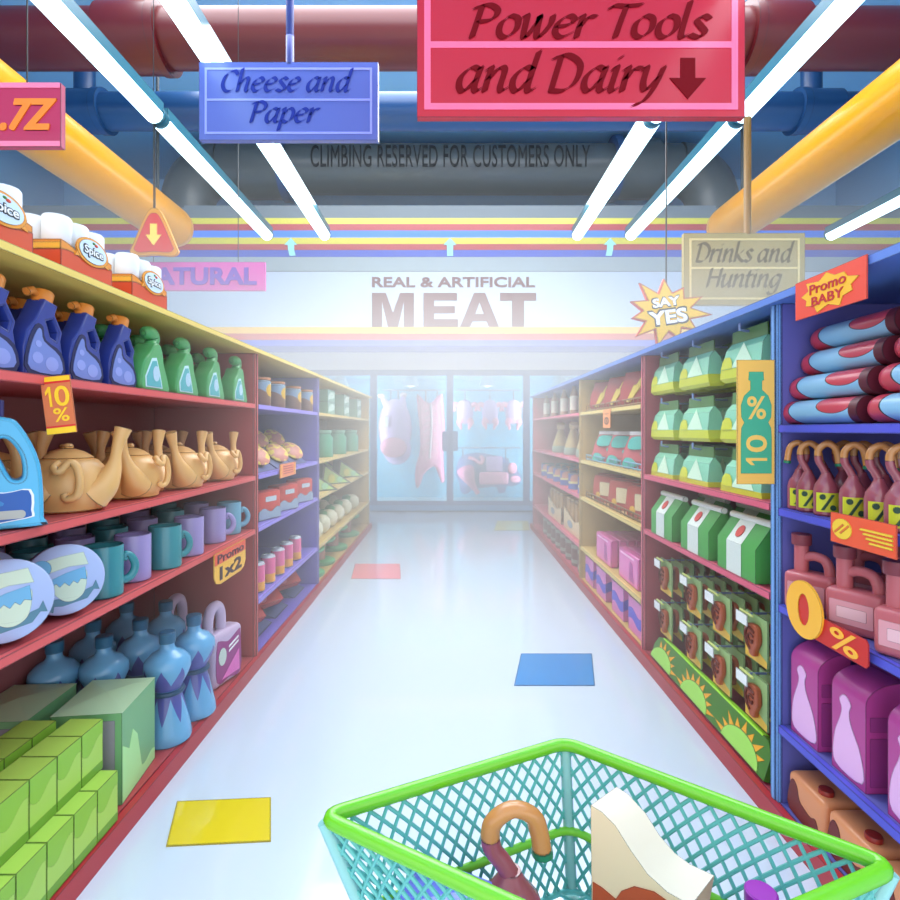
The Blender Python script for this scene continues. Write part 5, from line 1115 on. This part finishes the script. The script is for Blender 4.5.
def p0(t):
    q = B(); q.shape([(-.06, 0), (.175, .0), (.185, -.012), (.185, -.075), (.175, -.085), (-.06, -.085)], -.004, 0, mat('zero_red', (208, 42, 34), ink=.003)); q.obj('card', t)
    y_ = mat('zero_gold', (252, 184, 56), ink=.002); q = B(); q.shape([ellipse(-.1, .0, .096, .098, 30), ellipse(-.1, .0, .03, .054, 24)], -.012, -.004, y_); q.shape(ellipse(-.1, .0, .031, .055, 24), -.009, -.0041, mat('zero_core', (208, 48, 38), ink=None)); q.obj('numeral', t)
    q = B(); q.text('%', .085, -.043, .125, .072, -.004, mat('zero_pct', (252, 184, 56), ink=None), bold=.03); q.obj('lettering', t)
shelf_tag('price_tag', (1.232, 1.80, H - .62), RIGHT, 'price tag', 'red tag with big golden 0 % on the blue third shelf', p0)
def pcoin(t):
    q = B(); q.box(-.13, .13, 0, .004, -.095, 0, mat('coin_red', (240, 92, 56), ink=.003)); q.obj('card', t)
    y_ = mat('coin_gold', (246, 204, 60), ink=.002); o_ = mat('coin_stripe', (226, 120, 50), ink=None)
    q = B(); q.shape(ellipse(-.078, -.047, .042, .032, 24), -.002, .001, y_)
    for d in (-.012, .012): q.shape([(-.1 + d, -.06), (-.094 + d, -.063), (-.056 + d, -.034), (-.062 + d, -.031)], -.003, -.001, o_)
    for i in range(4): q.shape([(.0 + .012 * i, -.03 - .012 * i), (.12, -.03 - .012 * i), (.12, -.037 - .012 * i), (-.005 + .012 * i, -.037 - .012 * i)], -.002, .001, y_)
    q.obj('print', t)
shelf_tag('price_tag', (1.225, 1.64, H - .262), RIGHT, 'price tag', 'red tag with golden disc and stripes under the hook necked bottles', pcoin)
def p10r(t):
    wd, ht = .14, .468
    q = B(); q.box(-wd / 2, wd / 2, 0, .008, -ht, 0, mat('ten_sand', (244, 194, 96), ink=.004)); q.obj('card', t)
    gr = mat('ten_green', (74, 176, 138), ink=.002); sa = mat('ten_sand_text', (250, 204, 104), ink=None); u = .9
    half = [(.03 * u, -.05 * u), (.032 * u, -.085 * u), (.024 * u, -.088 * u), (.024 * u, -.125 * u), (.05 * u, -.15 * u), (.064 * u, -.19 * u), (.062 * u, -.24 * u), (.05 * u, -.262 * u), (.062 * u, -.285 * u), (.064 * u, -.33 * u), (.064 * u, -.475 * u)]
    q = B(); q.shape(half + [(-a, c) for a, c in half[::-1]], -.002, .001, gr); q.obj('bottle_print', t, label='green bottle outline')
    q = B(); q.text('%', 0, -.2 * u, .082 * u, .1 * u, -.002, sa, bold=.03); q.obj('lettering', t); q = B(); Mx = T(0, 0, -.38 * u) @ R(-PI / 2, 'Y'); q.shape(one_shape(-.045 * u, 0, .03 * u, .088 * u), -.004, -.002, sa, M=Mx); q.text('0', .03 * u, 0, .075 * u, .09 * u, -.002, sa, bold=.03, M=Mx); q.obj('lettering', t)
shelf_tag('price_sign', (1.152, 2.07, H + .264), 0, 'price sign', 'tall sand coloured sign with green bottle reading 10 % beside the hanging bags', p10r)
def pmini(c1, c2, w_, h_):
    def f(t):
        q = B(); q.box(-w_ / 2, w_ / 2, 0, .006, -h_, 0, mat('mini_%d' % c1[1], c1, ink=.005)); q.obj('card', t)
        q = B()
        if c2:
            q.text('...', 0, -h_ * .25, w_ * .5, h_ * .05, 0, mat('mini_text', (90, 40, 40), ink=None), bold=.0); q.shape([ellipse(0, -h_ * .62, w_ * .3, h_ * .2, 20), ellipse(0, -h_ * .62, w_ * .2, h_ * .12, 16)], -.002, .001, mat('mini_text', (90, 40, 40), ink=None)); q.box(-w_ * .05, w_ * .05, -.002, .001, -h_ * .7, -h_ * .54, mat('mini_text', (90, 40, 40), ink=None))
        else:
            for s in (-1, 1): q.box(s * w_ * .43 - w_ * .05, s * w_ * .43 + w_ * .05, -.002, .001, -h_ + .004, -.004, mat('mini_amber', (246, 170, 70), ink=None))
            for i in range(4): q.box(-w_ * .3, w_ * .3, -.002, .001, -h_ * (.25 + .17 * i), -h_ * (.18 + .17 * i), mat('mini_text2', (190, 60, 60), ink=None))
        q.obj('print', t)
    return f
shelf_tag('price_tag', (-1.205, 4.1, H - .245), LEFT, 'price tag', 'orange striped tag on the purple second shelf', pmini((250, 150, 100), 0, .4, .1))
shelf_tag('price_tag', (1.238, 4.35, H + .165), RIGHT, 'price tag', 'small orange tag under the red chip bags', pmini((250, 160, 90), 1, .2, .15))

# ================================================================ the shopping cart
lime = mat('lime_rim', (108, 192, 28), rough=.22, spec=.6, ink=None); lime2 = mat('lime_ring', (122, 204, 52), rough=.3, ink=None); tq = mat('turquoise_wire', (92, 178, 172), rough=.35, ink=None)
post = mat('cart_post', (140, 196, 194), rough=.3, ink=None); cc = Vector((.18, .68, 0)); RIM = [Vector(p) for p in ((-.165, .71, 0), (.184, .88, 0), (.506, .628, 0), (.19, .507, 0))]
ZR = 1.0
def cp(i, depth):
    f_ = 1 - .15 * depth / .115 if depth < .115 else .85 - (depth - .115) * 1.4
    v = cc + (RIM[i % 4] - cc) * f_; v.z = ZR - depth; return v
CART = tag(thing('shopping_cart', (cc.x, cc.y, 0)), 'shopping cart with lime rim and turquoise lattice basket', 'shopping cart')
off = Vector((cc.x, cc.y, 0))
def rounded(depth, rr=.025):
    out = []; P = [cp(i, depth) - off for i in range(4)]
    for i in range(4):
        a, b2, c2 = P[i - 1], P[i], P[(i + 1) % 4]; u = (a - b2).normalized() * rr; v = (c2 - b2).normalized() * rr
        for j in range(6): s = j / 5; out.append((b2 + u) * (1 - s) ** 2 + 2 * s * (1 - s) * b2 + (b2 + v) * s ** 2)
    return out
q = B(); q.tube(rounded(0), .0095, lime, 14, closed=True); q.obj('rim', CART)
q = B(); q.tube(rounded(.115), .006, lime2, 10, closed=True); q.obj('lower_ring', CART)
DEPTH = .19
q = B(); q.tube(rounded(DEPTH), .004, tq, 10, closed=True); q.obj('base_ring', CART)
for i in range(4):
    q = B(); q.tube([cp(i, .005) - off, cp(i, .115) - off, cp(i, DEPTH) - off], .0085, post, 10); q.obj('corner_post', CART)
def wallpt(i, u, v):
    a, b2 = cp(i, v * DEPTH), cp(i + 1, v * DEPTH); return a.lerp(b2, u) - off
for i in range(4):
    q = B(); n = 16; du = .42
    for j in range(-7, n + 8):
        for s in (1, -1):
            u0 = (j + .5) / n; v0, v1 = sorted((.5 + s * (0 - u0) / du, .5 + s * (1 - u0) / du)); v0, v1 = max(0, v0), min(1, v1)
            if v1 - v0 > .03: q.tube([wallpt(i, u0 + s * du * (v - .5), v) for v in [v0 + (v1 - v0) * m_ / 8 for m_ in range(9)]], .0026, tq, 6)
    q.obj('lattice_wall', CART)
q = B(); P = [cp(i, DEPTH) - off for i in range(4)]
for j in range(13):
    s = j / 12; q.tube([P[0].lerp(P[1], s), P[3].lerp(P[2], s)], .0025, tq, 6); q.tube([P[0].lerp(P[3], s), P[1].lerp(P[2], s)], .0025, tq, 6)
q.obj('basket_floor', CART)
for i in range(4):
    b0 = cp(i, DEPTH) - off; out = (RIM[i] - cc); q = B(); e = Vector((out.x * .9, out.y * .9, .12))
    q.tube([b0 - Vector((0, 0, .012)), Vector((out.x * .62, out.y * .62, .5)), e], .012, tq, 10); q.obj('leg', CART)
    q = B(); q.tube([(e.x - .012, e.y, .06), (e.x + .012, e.y, .06)], .06, mat('caster_black', (40, 44, 48), rough=.5, ink=None), 20); q.tube([(e.x, e.y, .055), (e.x, e.y, .13)], .01, tq, 8); q.obj('wheel', CART)
ZB = ZR - DEPTH + .0027
place('hb1', HB, 'bottle', (.078, .71, ZB), .1, 'plum bottle with hooked tan neck standing in the shopping cart', None, (1.12, 1.12, .8))
# cream bag
t = tag(thing('flour_bag', (.245, .70, ZB), -.6), 'cream paper bag with rust base standing in the shopping cart', 'bag'); t.scale = (1, 1, .79)
cr, rs = mat('bag_cream', (236, 208, 172), rough=.6, ink=.0012), mat('bag_rust', (186, 76, 34), rough=.5, ink=.001)
q = B(); bm = q.bm; w_, d_ = .058, .022
top = [(-w_ - .002, .252), (-.045, .248), (-.028, .235), (-.008, .205), (.012, .18), (.035, .166), (w_ + .004, .162)]
topb = [(-w_ + .018, .262), (-.024, .256), (-.002, .236), (.016, .208), (.034, .19), (.052, .182), (w_ + .022, .18)]
fr = [bm.verts.new((x, -d_, z)) for x, z in top]; bk = [bm.verts.new((x, d_, z)) for x, z in topb]
b4 = [bm.verts.new(p) for p in ((-w_, -d_, 0), (w_, -d_, 0), (w_, d_, 0), (-w_, d_, 0))]
sd, tp = mat('bag_side', (206, 172, 144), rough=.6, ink=.0012), mat('bag_fold', (226, 212, 192), rough=.6, ink=.0012)
q._tag([bm.faces.new([b4[0], b4[1]] + fr[::-1]), bm.faces.new([b4[2], b4[3]] + bk)], cr); q._tag([bm.faces.new(b4[::-1])], rs)
q._tag([bm.faces.new([b4[1], b4[2], bk[-1], fr[-1]]), bm.faces.new([b4[3], b4[0], fr[0], bk[0]])], sd)
q._tag([bm.faces.new([fr[i], fr[i + 1], bk[i + 1], bk[i]]) for i in range(6)], tp)
q.obj('paper', t, angle=30)
q = B(); q.shape([(-w_ + .001, .001), (w_ - .001, .001), (w_ - .001, .135)] + [(.045, .15), (.02, .158), (-.004, .152), (-.02, .135), (-.027, .118), (-.045, .126), (-w_ + .001, .128)], -d_ - .001, -d_ + .0005, rs)
q.obj('base_print', t, label='rust coloured wavy base')
q = B(); q.shape(rrect(-.02, .12, .018, .145, .002), -w_ - .0045, -w_ + .001, rs, M=R(PI / 2, 'Z') ); q.obj('side_label', t, label='rust label')
t = tag(thing('tissue_packet', (.0, .69, ZB), -.45), 'blue violet box under the lattice of the shopping cart', 'box'); t.scale = (.9, .9, .8)
q = B(); q.box(-.07, .07, -.05, .05, 0, .125, mat('cart_blue', (92, 106, 206), rough=.35, ink=.001)); q.obj('box_body', t)
q = B(); q.poly([(-.07, -.05, .126), (.07, -.05, .126), (0, 0, .134)], mat('cart_blue_light', (140, 150, 230), rough=.35, ink=.001)); q.poly([(.07, -.05, .126), (.07, .05, .126), (0, 0, .134)], mat('cart_blue_light', (140, 150, 230))); q.poly([(.07, .05, .126), (-.07, .05, .126), (0, 0, .134)], mat('cart_blue', (92, 106, 206))); q.poly([(-.07, .05, .126), (-.07, -.05, .126), (0, 0, .134)], mat('cart_blue', (92, 106, 206))); q.obj('lid', t)
t = tag(thing('juice_bottle', (.365, .645, ZB)), 'bottle with magenta purple cap in the shopping cart', 'bottle'); t.scale = (1, 1, .70)
q = B(); q.lathe([(0, 0), (.03, 0), (.032, .005), (.032, .12), (.02, .15), (.016, .175), (0, .175)], mat('purple_glass', (120, 40, 130), rough=.2, ink=.001), 22); q.obj('body', t)
q = B(); q.lathe([(.0165, .168), (.018, .17), (.018, .208), (.016, .21), (0, .21)], mat('purple_cap', (150, 20, 160), rough=.3, ink=.001), 22); q.obj('cap', t)

# ================================================================ haze over the far aisle
hz = bpy.data.materials.new('aisle_haze'); hz.use_nodes = True; N, L = hz.node_tree.nodes, hz.node_tree.links
N.remove(N['Principled BSDF']); v = N.new('ShaderNodeVolumeScatter'); v.inputs['Density'].default_value = HAZE; v.inputs['Color'].default_value = (.97, .985, 1, 1); v.inputs['Anisotropy'].default_value = 0.0
L.new(v.outputs[0], N['Material Output'].inputs['Volume']); hz.cycles.homogeneous_volume = True
q = B(); q.box(-2.6, 2.6, 2.2, 10.02, .01, 2.7, hz); o = q.obj('haze'); o['kind'] = 'stuff'; o['label'] = 'pale white haze hanging over the far half of the aisle'; o['category'] = 'haze'
